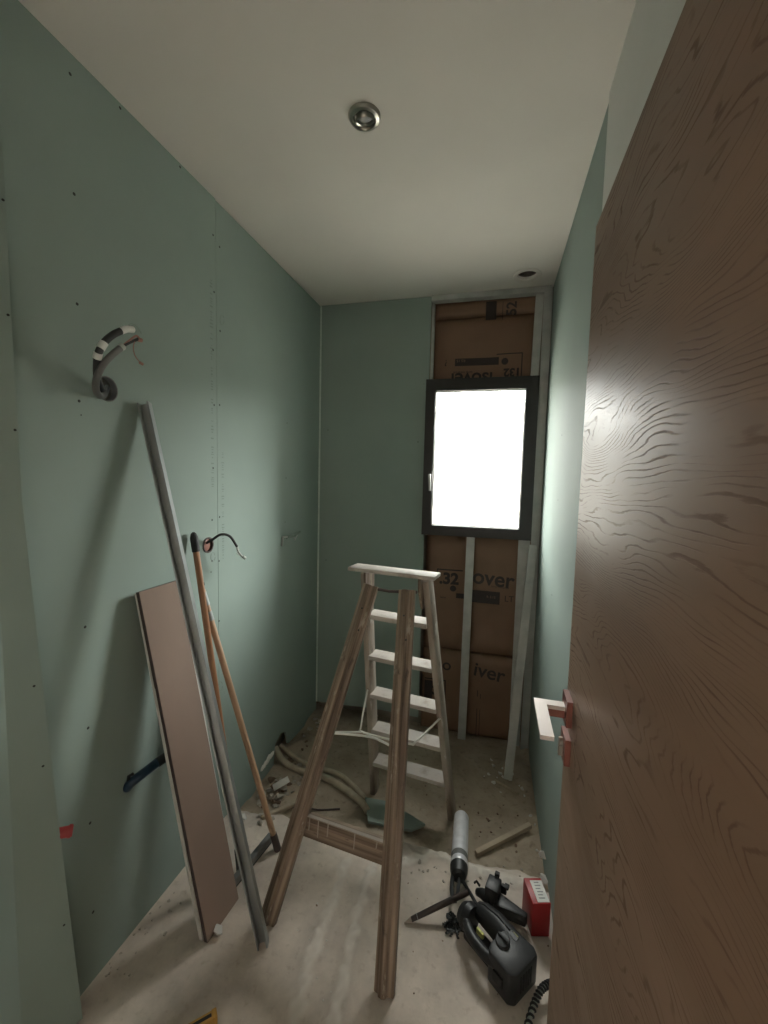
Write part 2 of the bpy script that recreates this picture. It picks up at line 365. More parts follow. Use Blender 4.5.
def build_rough():
    bm = bmesh.new(); nx, ny = 110, 90; rows = []
    for j in range(ny + 1):
        row = []
        for i in range(nx + 1):
            x = -1.16 + 1.44 * i / nx; y = 1.50 + 1.16 * j / ny
            z = ZR + .010 * noise.noise(V((x * 3, y * 3, 7))) + .006 * noise.noise(V((x * 11, y * 11, 2))) + .003 * noise.noise(V((x * 30, y * 30, 5)))
            z += .035 * math.exp(-((x + 1.08) / .13) ** 2) * (.6 + noise.noise(V((x * 9, y * 9, 11))))
            z += .028 * math.exp(-((x - .25) / .07) ** 2) * (.6 + noise.noise(V((x * 12, y * 12, 14))))
            row.append(bm.verts.new((x, y, z)))
        rows.append(row)
    for a, b in zip(rows, rows[1:]):
        for i in range(nx): bm.faces.new((a[i], a[i + 1], b[i + 1], b[i]))
    return bm
struct('floor_subfloor', build_rough(), M['rough'], 'brown broken-out floor strewn with dust at the back', smooth=50)

cl = struct('ceiling', B().sheet([(-1.4, -.05), (XR + .02, -.05), (XR + .02, 2.50), (-1.12, 2.50), (-1.12, .8)], [circle(.111, 2.335, .047)], Matrix.Translation((0, 0, H)), .0125), M['ceil'], 'pale painted ceiling board with one open cut-out')
struct('ceiling_slab', B().box((-1.5, -.15, 2.76), (.45, 2.95, 2.9)), M['masonry'], 'masonry slab above the ceiling board')

# left wall: masonry, two green boards
wl = struct('wall_left', B().box((-1.30, .75, -.2), (-1.15, 2.72, 2.76)), M['masonry'], 'left wall lined with green moisture-resistant plasterboard')
c1 = at(107, 389, 'x', XL); c2 = at(208, 545, 'x', XL); c3 = at(287, 538, 'x', XL)
SEAM = 1.470
p1 = make('plasterboard', B().sheet([(.60, .004), (SEAM - .0012, .004), (SEAM - .0012, H - .001), (.60, H - .001)],
     [circle(c1.y, c1.z, .034), circle(c2.y, c2.z, .030)], Matrix.Translation((XL - .0125, 0, 0)) @ TY, .0125), M['green'], wl, smooth=0)
bott = [(SEAM + .0012, .004), (1.56, .0), (1.575, -.075), (1.70, -.082), (1.80, -.07), (1.86, -.055), (1.925, -.045), (1.94, .06), (2.0, .085), (2.06, .06), (2.09, -.03), (2.30, -.05), (2.34, -.03), (2.478, -.03)]
p2 = make('plasterboard', B().sheet(bott + [(2.478, H - .009), (SEAM + .0012, H - .005)], [circle(c3.y, c3.z, .008)], Matrix.Translation((XL - .0125, 0, 0)) @ TY, .0125), M['green'], wl, smooth=0)
make('joint_filler', B().beam((XL + .002, YB - .004, .02), (XL + .002, YB - .004, H - .01), (1, 0, 0), .010, .008), M['filler'], wl)
pf = at(262, 768, 'x', XL); pg = at(272, 754, 'x', XL)
bmf = bmesh.new()
for k in range(9):
    t = k / 8; c = pf.lerp(pg, t) + V((.002, 0, .012 * noise.noise(V((t * 9, 0, 3)))))
    r_ = .020 + .012 * noise.noise(V((t * 7, 5, 1)))
    bmesh.ops.create_icosphere(bmf, subdivisions=1, radius=1, matrix=Matrix.Translation(c) @ Matrix.Diagonal((.004, r_, r_ * .8, 1)))
make('plaster_patch', bmf, M['paper'], wl, label='white plaster smear on the board foot', smooth=60)

def screws(name, pts, plane, val, parent, r=.0042):
    b = B(); d = {'x': V((1, 0, 0)), 'y': V((0, -1, 0))}[plane]
    if plane == 'x' and val > 0: d = -d
    for p in pts:
        c = at(p[0], p[1], plane, val); rr = r * (p[2] if len(p) > 2 else 1)
        b.lathe([(rr * .6, -.001), (rr, .0006), (rr * .7, .001)], frame(c, d, (0, 0, 1)), 8)
    ob = make(name, b, M['screw'], parent, smooth=0); ob['kind'] = 'stuff'; ob['label'] = 'small black screw heads'; return ob
screws('screw_heads', [(70, 74), (120, 108), (180, 167), (74, 194), (77, 304), (79, 401), (81, 415, .5), (213, 235), (214, 292), (213, 350), (214, 405), (213, 468), (212, 520), (212, 561), (211, 572, .7), (85, 627), (88, 728), (90, 823), (93, 912), (207, 638), (208, 657, .7)], 'x', XL, wl)
screws('screw_heads', [(219.5, 247), (220, 331), (219.5, 405), (219.5, 517), (219, 561), (219, 621), (287, 423, .8), (286, 478, .8), (285, 522, .8), (315, 560, .7), (322, 422, .8)], 'x', XL, wl)
b = B()
for (x, y, rx, ry) in ((213, 557, 2.2, 4.5), (220.5, 686, 2, 4.5), (222, 320, 2, 5)):
    b.tube([at(x + rx * math.cos(a), y + ry * math.sin(a), 'x', XL + .0006) for a in [k * .45 for k in range(14)]], .0007, 5)
ob = make('pencil_mark', b, M['pencil'], wl); ob['kind'] = 'stuff'
b = B(); rnd = random.Random(3)
for yy, za, zb in ((SEAM - .030, 1.45, 2.25), (SEAM + .034, 1.15, 1.60)):
    zz = za
    while zz < zb:
        hgt = rnd.uniform(.004, .010); wd_ = rnd.uniform(.006, .016)
        if rnd.random() < .72: b.cbox((XL + .0002, yy, zz), (.0005, wd_, hgt * .5))
        zz += hgt + .003
make('faded_print', b, M['faded'], wl, kind='stuff', smooth=0)
# the boxed-out near end of the left wall
XJ = -1.03; JA = math.radians(24)
JN = V((math.cos(JA), -math.sin(JA), 0)); JP = V((XJ, .80, 0))      # oblique face turned slightly towards the door
def onjut(x, y):
    d = ray(x, y); return CAM + d * ((JP - CAM).dot(JN) / d.dot(JN))
JM = Matrix(((math.sin(JA), 0, JN.x, JP.x), (math.cos(JA), 0, JN.y, JP.y), (0, 1, 0, 0), (0, 0, 0, 1)))
JI = JM.inverted()
ed = [JI @ onjut(x, y) for x, y in ((83, 1022), (57, 810), (33, 600), (22, 500), (12, 330), (4, 170))]
prof = [(-1.0, .002)] + [(p.x, max(p.y, .002)) for p in ed] + [(ed[-1].x - .008, H - .001), (-1.0, H - .001)]
wj = struct('wall_left_boxing', B().sheet(prof, [], JM @ Matrix.Translation((0, 0, -.045)), .045), M['green'], 'green boxed-out wall end standing nearest on the left', smooth=0)
b = B()
for x, y in ((3, 200), (8, 315), (15, 430), (34, 686), (43, 766), (64, 925)): b.lathe([(.002, -.001), (.003, .0006), (.002, .001)], frame(onjut(x, y), JN, (0, 0, 1)), 8)
ob = make('screw_heads', b, M['screw'], wj, smooth=0); ob['kind'] = 'stuff'

# back wall: outer masonry with the window opening, green board on the left
WX0, WX1, WZ0, WZ1 = -.409, .2075, 1.172, 2.072
PX0, PX1, PZ0, PZ1 = -.352, .1425, 1.232, 2.004
OX0, OX1, OZ0, OZ1 = PX0 - .32, PX1 + .32, PZ0 - .035, PZ1 + .04
wb = struct('wall_back', B().sheet([(-1.3, -.2), (.62, -.2), (.62, 2.76), (-1.3, 2.76)], [[(OX0, OZ0), (OX1, OZ0), (OX1, OZ1), (OX0, OZ1)]], Matrix.Translation((0, 2.60, 0)) @ TX, .09), M['masonry'], 'back wall, half boarded, half open to its insulation', smooth=0)
bm = bmesh.new()      # splayed outer reveal between masonry and frame
ia = [bm.verts.new((x, 2.53, z)) for x, z in ((PX0 - .012, OZ0), (PX1 + .012, OZ0), (PX1 + .012, PZ1 + .012), (PX0 - .012, PZ1 + .012))]
oa = [bm.verts.new((x, 2.69, z)) for x, z in ((OX0, OZ0), (OX1, OZ0), (OX1, OZ1), (OX0, OZ1))]
for k in range(4): bm.faces.new((ia[k], ia[(k + 1) % 4], oa[(k + 1) % 4], oa[k]))
make('outer_reveal', bm, M['render_wall'], wb, smooth=0)
make('plasterboard', B().sheet([(XL + .001, .018), (-.9, .022), (-.7, .034), (-.398, .024), (-.398, H - .004), (XL + .001, H - .004)], [], Matrix.Translation((0, YB, 0)) @ TX, .0125), M['green'], wb, smooth=0)
screws('screw_heads', [(426, 392, .7), (424, 384, .5), (418, 442, .8), (412, 455, .4), (328, 430, .7), (326, 560, .7), (338, 668, .6)], 'y', YB, wb)
# right wall
wr = struct('wall_right', B().box((XR + .0125, -.15, -.2), (.45, 2.60, 2.76)), M['masonry'], 'right wall, green board at the back and white paint by the door')
YG = 1.325
make('plasterboard', B().sheet([(YG, -.03), (2.478, -.07), (2.478, H - .001), (YG, H - .001)], [], Matrix.Translation((XR, 0, 0)) @ TY, .0125), M['green'], wr, smooth=0)
make('painted_panel', B().box((XR - .006, -.05, .0), (XR + .0125, YG - .001, H - .001)), M['white'], wr, label='white painted stretch of wall')
screws('screw_heads', [(562, 435, .8), (558, 500, .6), (552, 595), (546, 700, .6), (541, 640, .6)], 'x', XR, wr, .003)

# outside: pale ground, the house's own projecting wing and a garden wall opposite
struct('floor_outside', B().box((-9, 2.72, -.6), (12, 20, -.5)), M['gravel'], 'pale ground outside the window')
struct('wall_outside_wing', B().box((1.75, 2.72, -.5), (2.0, 3.72, 6.0)), M['render_wall'], 'projecting wall of the house outside the window')
struct('wall_outside_garden', B().box((-9, 8.0, -.5), (12, 8.25, 2.75)), M['render_wall'], 'garden wall opposite the window')
struct('trim_1', B().box((OX0 - .05, 2.61, 1.13), (OX1 + .05, 3.0, PZ0 - .037)), M['masonry'], 'stone sill outside the window')

# front wall with doorway and the hall behind the camera
FY0, FY1 = -.15, -.05
b = B(); b.box((-1.5, FY0, 0), (-.66, FY1, 2.76)); b.box((.21, FY0, 0), (.45, FY1, 2.76)); b.box((-.66, FY0, 2.07), (.21, FY1, 2.76))
struct('wall_front', b, M['hall'], 'front wall around the doorway')
struct('floor_hall', B().box((-1.3, -1.7, -.2), (1.0, FY1, -.001)), M['slab'])
struct('ceiling_hall', B().box((-1.3, -1.7, 2.5), (1.0, FY0, 2.7)), M['hall'])
struct('wall_hall_left', B().box((-1.4, -1.7, 0), (-1.3, FY0, 2.6)), M['hall'])
struct('wall_hall_right', B().box((1.0, -1.7, 0), (1.1, FY0, 2.6)), M['hall'])
struct('wall_hall_back', B().box((-1.4, -1.8, 0), (1.1, -1.7, 2.6)), M['hall'])

# ------------------------------------------------------------------ window
wn = thing('window_1', ((WX0 + WX1) / 2, 2.5, WZ0), 'dark framed window with bright frosted pane in the back wall', 'window'); wn['kind'] = 'structure'; del wn['category']
def ring(x0, x1, z0, z1, w_, y0, d): return B().sheet([(x0, z0), (x1, z0), (x1, z1), (x0, z1)], [[(x0 + w_, z0 + w_), (x1 - w_, z0 + w_), (x1 - w_, z1 - w_), (x0 + w_, z1 - w_)]], Matrix.Translation((0, y0, 0)) @ TX, d)
make('window_frame', ring(WX0, WX1, WZ0, WZ1, .026, 2.452, .078), M['frame'], wn, smooth=0)
sash = make('sash', B().sheet([(WX0 + .024, WZ0 + .026), (WX1 - .024, WZ0 + .026), (WX1 - .024, WZ1 - .026), (WX0 + .024, WZ1 - .026)], [[(PX0, PZ0), (PX1, PZ0), (PX1, PZ1), (PX0, PZ1)]], Matrix.Translation((0, 2.446, 0)) @ TX, .06), M['frame'], wn, smooth=0)
make('gasket', ring(PX0 - .002, PX1 + .002, PZ0 - .002, PZ1 + .002, .007, 2.470, .006), M['sill_dust'], sash, smooth=0)
make('pane', B().box((PX0 - .004, 2.478, PZ0 - .004), (PX1 + .004, 2.484, PZ1 + .004)), M['glass'], wn, smooth=0)
hx = at(430, 482, 'y', 2.43)
hb = B().cbox(hx + V((0, .010, .03)), (.022, .012, .06)); hd = make('window_handle', hb, M['frame'], wn, bevel=.002)
make('lever', B().beam(hx + V((-.002, -.022, .045)), hx + V((.004, -.022, -.05)), (1, 0, 0), .014, .010).cbox(hx + V((-.002, -.008, .04)), (.012, .03, .012)), M['steel_dusty'], hd, bevel=.002)

# ------------------------------------------------------------------ insulation and studs in the open part of the back wall
def bulge(x, z, k=0): return .008 * noise.noise(V((x * 5, z * 4, 1 + k))) + .004 * noise.noise(V((x * 14, z * 12, 3 + k)))
def batt(name, x0, x1, z0, z1, label, m, y=2.545, k=0):
    bm = bmesh.new(); nx, nz = 24, max(6, int((z1 - z0) / .03)); g = []
    for j in range(nz + 1):
        row = []
        for i in range(nx + 1):
            u, v_ = i / nx, j / nz; e = 1 - min(1, min(u, 1 - u, v_ * 1.5, (1 - v_) * 1.5) / .10)
            x = x0 + (x1 - x0) * u; z = z0 + (z1 - z0) * v_
            row.append(bm.verts.new((x, y + bulge(x, z, k) + .018 * e * e, z)))
        g.append(row)
    for a, b_ in zip(g, g[1:]):
        for i in range(nx): bm.faces.new((a[i], a[i + 1], b_[i + 1], b_[i]))
    loop = [g[0][i] for i in range(nx + 1)] + [g[j][nx] for j in range(1, nz + 1)] + [g[nz][i] for i in range(nx - 1, -1, -1)] + [g[j][0] for j in range(nz - 1, 0, -1)]
    bk = [bm.verts.new((v_.co.x, 2.598, v_.co.z)) for v_ in loop]
    for i in range(len(loop)): bm.faces.new((loop[i], loop[(i + 1) % len(loop)], bk[(i + 1) % len(loop)], bk[i]))
    t = thing(name, ((x0 + x1) / 2, y + .02, z0), label, 'insulation', 'kraft-faced insulation batts in the back wall')
    make('kraft_facing', bm, m, t, smooth=60); t['y'] = y; t['k'] = k; return t
def print_quad(t, x0, x1, z0, z1, m=None, name='printed_bar'):
    bm = bmesh.new(); n = 8; g = []
    for j in range(3):
        g.append([bm.verts.new((x0 + (x1 - x0) * i / n, t['y'] + bulge(x0 + (x1 - x0) * i / n, z0 + (z1 - z0) * j / 2, t['k']) - .002, z0 + (z1 - z0) * j / 2)) for i in range(n + 1)])
    for a, b_ in zip(g, g[1:]):
        for i in range(n): bm.faces.new((a[i], a[i + 1], b_[i + 1], b_[i]))
    return make(name, bm, m or M['ink'], t)
def lettering(t, s, x, z, size, rot=0, m=None, bold=0.0, dy=0):
    cu = bpy.data.curves.new('lettering', 'FONT'); cu.body = s; cu.size = size; cu.align_x = 'CENTER'; cu.align_y = 'CENTER'; cu.offset = bold
    tmp = bpy.data.objects.new('lettering', cu); COL.objects.link(tmp); dg = bpy.context.evaluated_depsgraph_get()
    me = bpy.data.meshes.new_from_object(tmp.evaluated_get(dg)); bpy.data.objects.remove(tmp)
    bm = bmesh.new(); bm.from_mesh(me); bpy.data.meshes.remove(me); c, s_ = math.cos(rot), math.sin(rot)
    for v_ in bm.verts:
        a, b_ = v_.co.x, v_.co.y; X, Z = x + a * c - b_ * s_, z + a * s_ + b_ * c
        v_.co = (X, t['y'] + bulge(X, Z, t['k']) - .0025 + dy, Z)
    return make('printed_lettering', bm, m or M['ink'], t, smooth=0)
def bk(x, y, Y=2.545): p = at(x, y, 'y', Y); return p.x, p.z
GX0, GX1 = -.392, .232
tI = batt('insulation_batt', GX0, .20, 2.441, 2.535, 'narrow brown kraft strip of insulation tucked under the ceiling track', M['kraft2'], 2.540, 5)
x, z = bk(491, 311); print_quad(tI, x - .028, x + .03, z - .05, z + .05)
x, z = bk(512, 309); lettering(tI, '52', x, z, .075, math.pi / 2, bold=.002)
x, z = bk(503, 311); print_quad(tI, x - .003, x, z - .05, z + .05, name='printed_line')
tU = batt('insulation_batt', GX0, .20, 2.05, 2.438, 'brown kraft insulation batt above the window, print upside down', M['kraft2'], 2.545, 0)
a, b_ = bk(455, 366.5), bk(499, 357); print_quad(tU, a[0], b_[0], a[1], b_[1])
x, z = bk(512, 372); lettering(tU, '132', x, z, .062, math.pi, bold=.0025)
x, z = bk(470, 378); lettering(tU, 'isover', x, z - .005, .105, math.pi, bold=.002)
x, z = bk(503, 362); lettering(tU, '\u25CF', x + .01, z, .05, 0)
a, b_ = bk(496, 368), bk(524, 352.5)
print_quad(tU, b_[0] - .012, b_[0] - .006, a[1] - .05, b_[1], name='printed_line'); print_quad(tU, a[0], b_[0] - .006, b_[1] - .006, b_[1], name='printed_line')
x, z = bk(446, 363); lettering(tU, '?', x, z, .05, math.pi)
x, z = bk(468, 372.5); lettering(tU, 'laine minerale', x - .03, z, .02, math.pi)
x, z = bk(461, 361); lettering(tU, 'R5.15', x, z, .022, math.pi, M['ink_grey'], dy=-.0008)
CS = -.118
tL = batt('insulation_batt', GX0, CS, .452, 1.16, 'brown kraft insulation batt left of the middle stud, below the window', M['kraft'], 2.545, 1)
tR = batt('insulation_batt', CS, GX1, .452, 1.16, 'brown kraft insulation batt right of the middle stud, below the window', M['kraft'], 2.545, 2)
tL2 = batt('insulation_batt', GX0, CS, -.07, .444, 'lowest brown kraft insulation batt left of the middle stud', M['kraft'], 2.535, 3)
tR2 = batt('insulation_batt', CS, GX1, -.07, .444, 'lowest brown kraft insulation batt right of the middle stud', M['kraft'], 2.535, 4)
x, z = bk(449, 579); lettering(tL, '.32', x, z, .095, 0, bold=.004)
a, b_ = bk(437, 569), bk(463, 566); print_quad(tL, a[0], b_[0], a[1] - .003, a[1] + .005, name='printed_line'); print_quad(tL, a[0], a[0] + .006, a[1] - .06, a[1] + .005, name='printed_line')
x, z = bk(453, 589); lettering(tL, '\u25CF', x, z, .05, 0)
x, z = bk(443, 597); lettering(tL, 'laine', x, z, .02, 0)
b = (bk(456, 598), bk(466, 589)); print_quad(tL, b[0][0], b[1][0], b[0][1], b[0][1] + .03)
x, z = bk(494, 579); lettering(tR, 'over', x - .005, z, .128, -.06, bold=.0025)
x, z = bk(500, 587); lettering(tR, 'laine minerale', x, z, .018, -.04)
a, b_ = bk(473, 602), bk(500, 592); print_quad(tR, a[0] - .01, b_[0], a[1], b_[1])
x, z = bk(491, 597); lettering(tR, 'R 3.15', x, z, .02, 0, M['ink_grey'], dy=-.0008)
x, z = bk(509, 599); lettering(tR, 'LT', x, z, .05, 0)
x, z = bk(489, 673, 2.535); lettering(tR2, 'iver', x, z, .12, -.13, bold=.0018)
x, z = bk(442, 664, 2.535); lettering(tL2, 'iso', x, z, .10, -.03, bold=.0015)
x, z = bk(479, 700, 2.535); print_quad(tR2, x - .012, x - .008, z - .22, z + .06, name='printed_line'); print_quad(tR2, x + .006, x + .009, z - .22, z + .04, name='printed_line')
a, b_ = bk(424, 700, 2.535), bk(446, 680, 2.535)
print_quad(tL2, a[0], b_[0], b_[1] - .008, b_[1], name='printed_line'); print_quad(tL2, b_[0] - .007, b_[0], a[1], b_[1], name='printed_line'); print_quad(tL2, a[0], a[0] + .05, a[1] + .01, b_[1] - .015)
x, z = bk(438, 691, 2.535); lettering(tL2, '32', x, z, .075, 0, bold=.004)

def channel(b, p0, p1, xdir, w_, fl_, t=.0016, lip=.006):
    """C-shaped metal stud; web along xdir, flanges along the third axis"""
    h = w_ / 2
    prof = [(-h, 0), (h, 0), (h, fl_), (h - lip, fl_), (h - lip, fl_ - t), (h - t, fl_ - t), (h - t, t), (-h + t, t), (-h + t, fl_ - t), (-h + lip, fl_ - t), (-h + lip, fl_), (-h, fl_)]
    return b.prism(prof, p0, p1, xdir)
def stud(name, p0, p1, xdir, w_, fl_, label, m='steel_dusty', cat='metal stud', **k):
    b = channel(B(), p0, p1, xdir, w_, fl_, **k); o_ = make(name, b, M[m], smooth=0, origin=V(p0)); tag(o_, label, cat, 'galvanised studs and tracks'); return o_
# middle stud below the window, web towards the room
tp, bt = bk(470.5, 541, 2.49), bk(461, 750, 2.49)
stud('metal_stud', (bt[0], 2.49, -.075), (tp[0], 2.49, WZ0 - .004), (1, 0, 0), .046, .03, 'pale metal stud standing upright below the middle of the window')
stud('metal_track', (-.396, 2.50, 2.516), (.245, 2.50, 2.516), (0, 1, 0), .05, .03, 'horizontal metal track under the ceiling above the window', cat='metal track')
stud('metal_stud', (-.388, 2.505, WZ1 + .004), (-.388, 2.505, 2.512), (1, 0, 0), .014, .03, 'thin upright metal edge beside the green board above the window', lip=.004)
p = at(534, 372, 'y', 2.488); q = at(541, 300, 'y', 2.488)
stud('metal_stud', (p.x + .004, 2.488, WZ1 + .004), (q.x - .006, 2.488, 2.512), (1, 0, 0), .040, .03, 'short metal stud above the window\'s right corner')
# full-height stud in the right corner with an oblong cable hole
b = B().sheet([(.211, -.07), (XR - .002, -.07), (XR - .002, 2.54), (.211, 2.54)], [], Matrix.Translation((0, 2.482, 0)) @ TX, .003)
b2 = B().sheet([(.145, -.075), (.209, -.075), (.209, WZ0 - .006), (.145, WZ0 - .006)], [[(.166 + .5 * 0, .0), (.178, -.012), (.19, .0), (.192, .13), (.184, .16), (.172, .155), (.167, .12)]], Matrix.Translation((0, 2.515, 0)) @ TX, .003)
ob = make('metal_stud', b, M['steel_dusty'], smooth=0, origin=(.235, 2.482, -.07)); tag(ob, 'tall grey metal channel running floor to ceiling in the right corner', 'metal stud', 'galvanised studs and tracks')
ob = make('metal_stud', b2, M['steel_dusty'], smooth=0, origin=(.18, 2.515, -.075)); tag(ob, 'wide metal stud with an oblong cable hole near the floor', 'metal stud', 'galvanised studs and tracks')
p0 = onfloor(508, 780, ZR + .01); p1 = at(533.5, 545, 'y', 2.446)
stud('metal_stud', p0, p1, (1, 0, 0), .042, .03, 'loose metal stud leaning under the window\'s right corner')

# ------------------------------------------------------------------ ceiling fittings
c = at(364.5, 116, 'z', H)
sp = thing('ceiling_spotlight', c, 'round brushed-metal spotlight set in the ceiling', 'spotlight')
Md = frame(c, (0, 0, -1), (1, 0, 0))
make('trim_ring', B().lathe([(.030, -.004), (.047, 0), (.047, .004), (.043, .010), (.034, .012), (.031, .008), (.030, .002)], Md, 40, True), M['nickel'], sp)
gm = Md @ Matrix.Rotation(math.radians(14), 4, 'X')
make('gimbal', B().lathe([(.021, -.004), (.0285, .002), (.0285, .010), (.026, .014), (.022, .012)], gm, 36, True), M['nickel'], sp)
make('lens', B().lathe([(.0215, .001), (.0215, .006), (.012, .009), (.004, .010)], gm, 30), M['lamp_glass'], sp)
make('housing', B().lathe([(.029, -.06), (.029, -.0035), (.02, -.0034)], Md, 30), M['dark'], sp)
b = B().lathe([(.047, .0), (.070, .0), (.070, .002), (.066, .005), (.050, .004), (.047, .001)], frame((.111, 2.335, H - .0005), (0, 0, -1), (1, 0, 0)), 36, True)
ob = make('cutout_ring', b, M['ceil'], origin=(.111, 2.335, H)); tag(ob, 'pale ring around the empty dark lamp cut-out by the back wall', 'ring')

# ------------------------------------------------------------------ door
YD, XD = .909, .1635
dr = thing('door_1', (XD + .02, .075, 0), 'brown wood-grain door standing open along the right wall', 'door'); dr['kind'] = 'structure'; del dr['category']
make('door_leaf', B().box((XD, .075, .006), (XD + .040, YD, 1.984)), M['door'], dr, bevel=.0012, smooth=35)
for z_ in (.25, 1.0, 1.75):
    make('hinge', B().lathe([(.007, -.045), (.007, .045)], Matrix.Translation((XD + .030, .069, z_)), 12), M['steel'], dr)
hz, hy = 1.054, .868
def plate_(y, z, hw, hh): return B().box((XD - .011, y - hw, z - hh), (XD - .0002, y + hw, z + hh))
ro = make('rose', plate_(hy, hz, .026, .026), M['handle_edge'], dr, smooth=0, label='square copper-toned rose')
es = make('escutcheon', plate_(hy - .004, hz - .075, .026, .026), M['handle_edge'], dr, smooth=0, label='square copper-toned keyhole plate')
make('key_cylinder', B().lathe([(.009, 0), (.009, .009), (.007, .010)], frame((XD - .009, hy - .004, hz - .068), (-1, 0, 0), (0, 1, 0)), 20).box((XD - .019, hy - .009, hz - .094), (XD - .009, hy + .001, hz - .068)), M['nickel'], es)
hn = make('lever_handle', B().sheet([(XD - .010, hy - .010), (XD - .010, hy + .011), (XD - .068, hy + .011), (XD - .068, hy - .120), (XD - .045, hy - .120), (XD - .045, hy - .010)], [], Matrix.Translation((0, 0, hz - .001)), .008), M['handle'], dr, smooth=0, label='flat L-shaped satin metal lever')

make('neck', B().box((XD - .048, hy - .008, hz - .017), (XD - .010, hy + .009, hz - .0012)), M['handle_edge'], hn, label='copper-toned lever neck')

# ------------------------------------------------------------------ step ladder
RBL, RBR = V((-.520, 1.945, ZR)), V((-.128, 1.897, ZR))
RTL, RTR = V((-.487, 1.605, 1.128)), V((-.232, 1.562, 1.128))
FBL, FBR = onfloor(267, 922), onfloor(384, 994)
FTL, FTR = at(371, 585, 'y', 1.535), at(407, 590, 'y', 1.49)
ld = thing('step_ladder', (-.40, 1.5, 0), 'old paint-spattered wooden stepladder standing open before the window', 'ladder')
ux = (RBR - RBL).normalized(); uf = (FBR - FBL).normalized()
def leg_tip(lo, hi, frac): return lo.lerp(hi, frac)
for lo, hi, sgn in ((RBL, RTL, -1), (RBR, RTR, 1)):
    ax = (hi - lo).normalized()
    lprism('step_rail', [(-.012, -.034), (.012, -.034), (.014, 0), (.012, .034), (-.012, .034)], lo, hi, ux, M['ladder_step'], ld, bevel=.003, label='paint-spattered rear rail carrying the steps')
for lo, hi, nm in ((FBL, FTL, 0), (FBR, FTR, 1)):
    g = lprism('prop_leg', [(-.031, .012), (-.031, -.006), (-.016, -.010), (-.012, -.020), (.002, -.024), (.010, -.020), (.013, -.008), (.031, -.004), (.031, .012)], lo, hi, uf, M['ladder_leg'], ld, bevel=.002, label='worn brown front prop leg')
    for fr_k, dx in ((.93, 0), (.86, .012)):
        make('screw_head', B().lathe([(.003, 0), (.003, .003)], frame(lo.lerp(hi, fr_k) + V((dx, -.03, 0)), (0, -1, 0), (1, 0, 0)), 8), M['screw'], ld)
for i, z_ in enumerate((.13, .33, .53, .73, .93)):
    t = (z_ - ZR) / (1.128 - ZR); a, c_ = RBL.lerp(RTL, t), RBR.lerp(RTR, t); b = B()
    d = (c_ - a).normalized(); back = V((-d.y, d.x, 0))
    lprism('step', rect(.080, .020), a + d * .010, c_ - d * .010, back, M['tread'], ld, bevel=.003, label='dusty pale wooden step')
fl_, fr_ = at(347, 567, 'y', 1.515), at(434, 577, 'y', 1.465)
d = (fr_ - fl_); d.z = 0; wd = d.length; d.normalize(); back = V((-d.y, d.x, 0))
pc = (fl_ + fr_) / 2 + back * .048; pc.z = 1.146
make('top_plate', B().beam(pc - d * wd / 2, pc + d * wd / 2, back, .085, .015), M['tread'], ld, bevel=.003, label='bright dusty top platform')
for e_, s_ in ((RTL, 1), (RTR, -1)):
    make('bracket', B().prism([(-.04, -.002), (.05, -.002), (.045, .05), (.0, .13), (-.045, .13)], e_ + ux * (.017 * s_ - .004) + V((0, -.01, .008)), e_ + ux * (.017 * s_ + .004) + V((0, -.01, .008)), V((.13, -.99, 0))), M['ladder_leg'], ld, smooth=0)
make('hinge_bar', B().tube([FTL + V((-.03, .01, -.012)), (FTL + FTR) / 2 + V((0, .012, -.018)), FTR + V((.035, .01, -.008))], .006, 8), M['ferrule'], ld)
tl, tr_ = FBL.lerp(FTL, .283), FBR.lerp(FTR, .318)
sr = lprism('stretcher_board', rect(.085, .020), tl + V((.01, .014, -.03)), tr_ + V((-.01, .014, -.045)), (0, 0, 1), M['ladder_leg'], ld, bevel=.002, label='brown cross board with white paint drips')
dd = tr_ - tl
b = B().beam(tl + V((.02, .003, .0125)), tr_ + V((-.02, .003, -.0025)), (0, 1, 0), .011, .004)
for f_, ln in ((.12, .05), (.22, .065), (.33, .05), (.62, .06), (.85, .03)):
    s0 = tl + V((0, .0025, .010)) + V((0, 0, -.015 * f_)) + dd * f_; b.beam(s0, s0 + V((-.004, 0, -ln)), (1, 0, 0), .0032, .0015)
make('paint_drip', b, M['paint_drip'], ld, label='white paint along the top edge')
rz = lambda lo, hi, z_: lo.lerp(hi, (z_ - lo.z) / (hi.z - lo.z))
kL, kR = at(361, 732, 'y', 1.62), at(411, 744, 'y', 1.58)
wl_ = rz(RBL, RTL, .56); wr_ = rz(RBR, RTR, .50)
b = B().tube(spline([wl_ + V((-.006, -.03, 0)), kL + V((0, 0, .03)), kL + V((.012, 0, 0)), kR + V((-.012, 0, 0)), kR + V((.02, 0, .015)), wr_ + V((0, -.03, 0))], 5), .0042, 8)
make('wire_stay', b, M['wire_rod'], ld, label='bent pale wire stay')
fA, fB = rz(FBL, FTL, at(336, 735, 'y', 1.36).z), rz(FBR, FTR, at(392, 750, 'y', 1.30).z)
make('wire_stay', B().tube([fA + V((.02, .01, 0)), kL], .004, 8), M['wire_rod'], ld)
make('wire_stay', B().tube(spline([fA + V((.02, .012, -.004)), fA.lerp(fB, .5) + V((.02, .05, -.012)), fB + V((-.02, .012, 0))], 8), .004, 8), M['wire_rod'], ld)

# ------------------------------------------------------------------ things leaning on the left wall
p0, p1 = onfloor(264, 942), at(146, 404, 'x', XL + .012)
u_ = V((.30, .95, 0))
b = channel(B(), p0 + V((0, 0, .002)), p1, V((-.93, -.36, 0)), .033, .026, lip=.005)
lean = make('leaning_stud', b, M['steel'], smooth=0, origin=p0); tag(lean, 'long grey metal stud leaning against the left wall beside a brown board', 'metal stud')

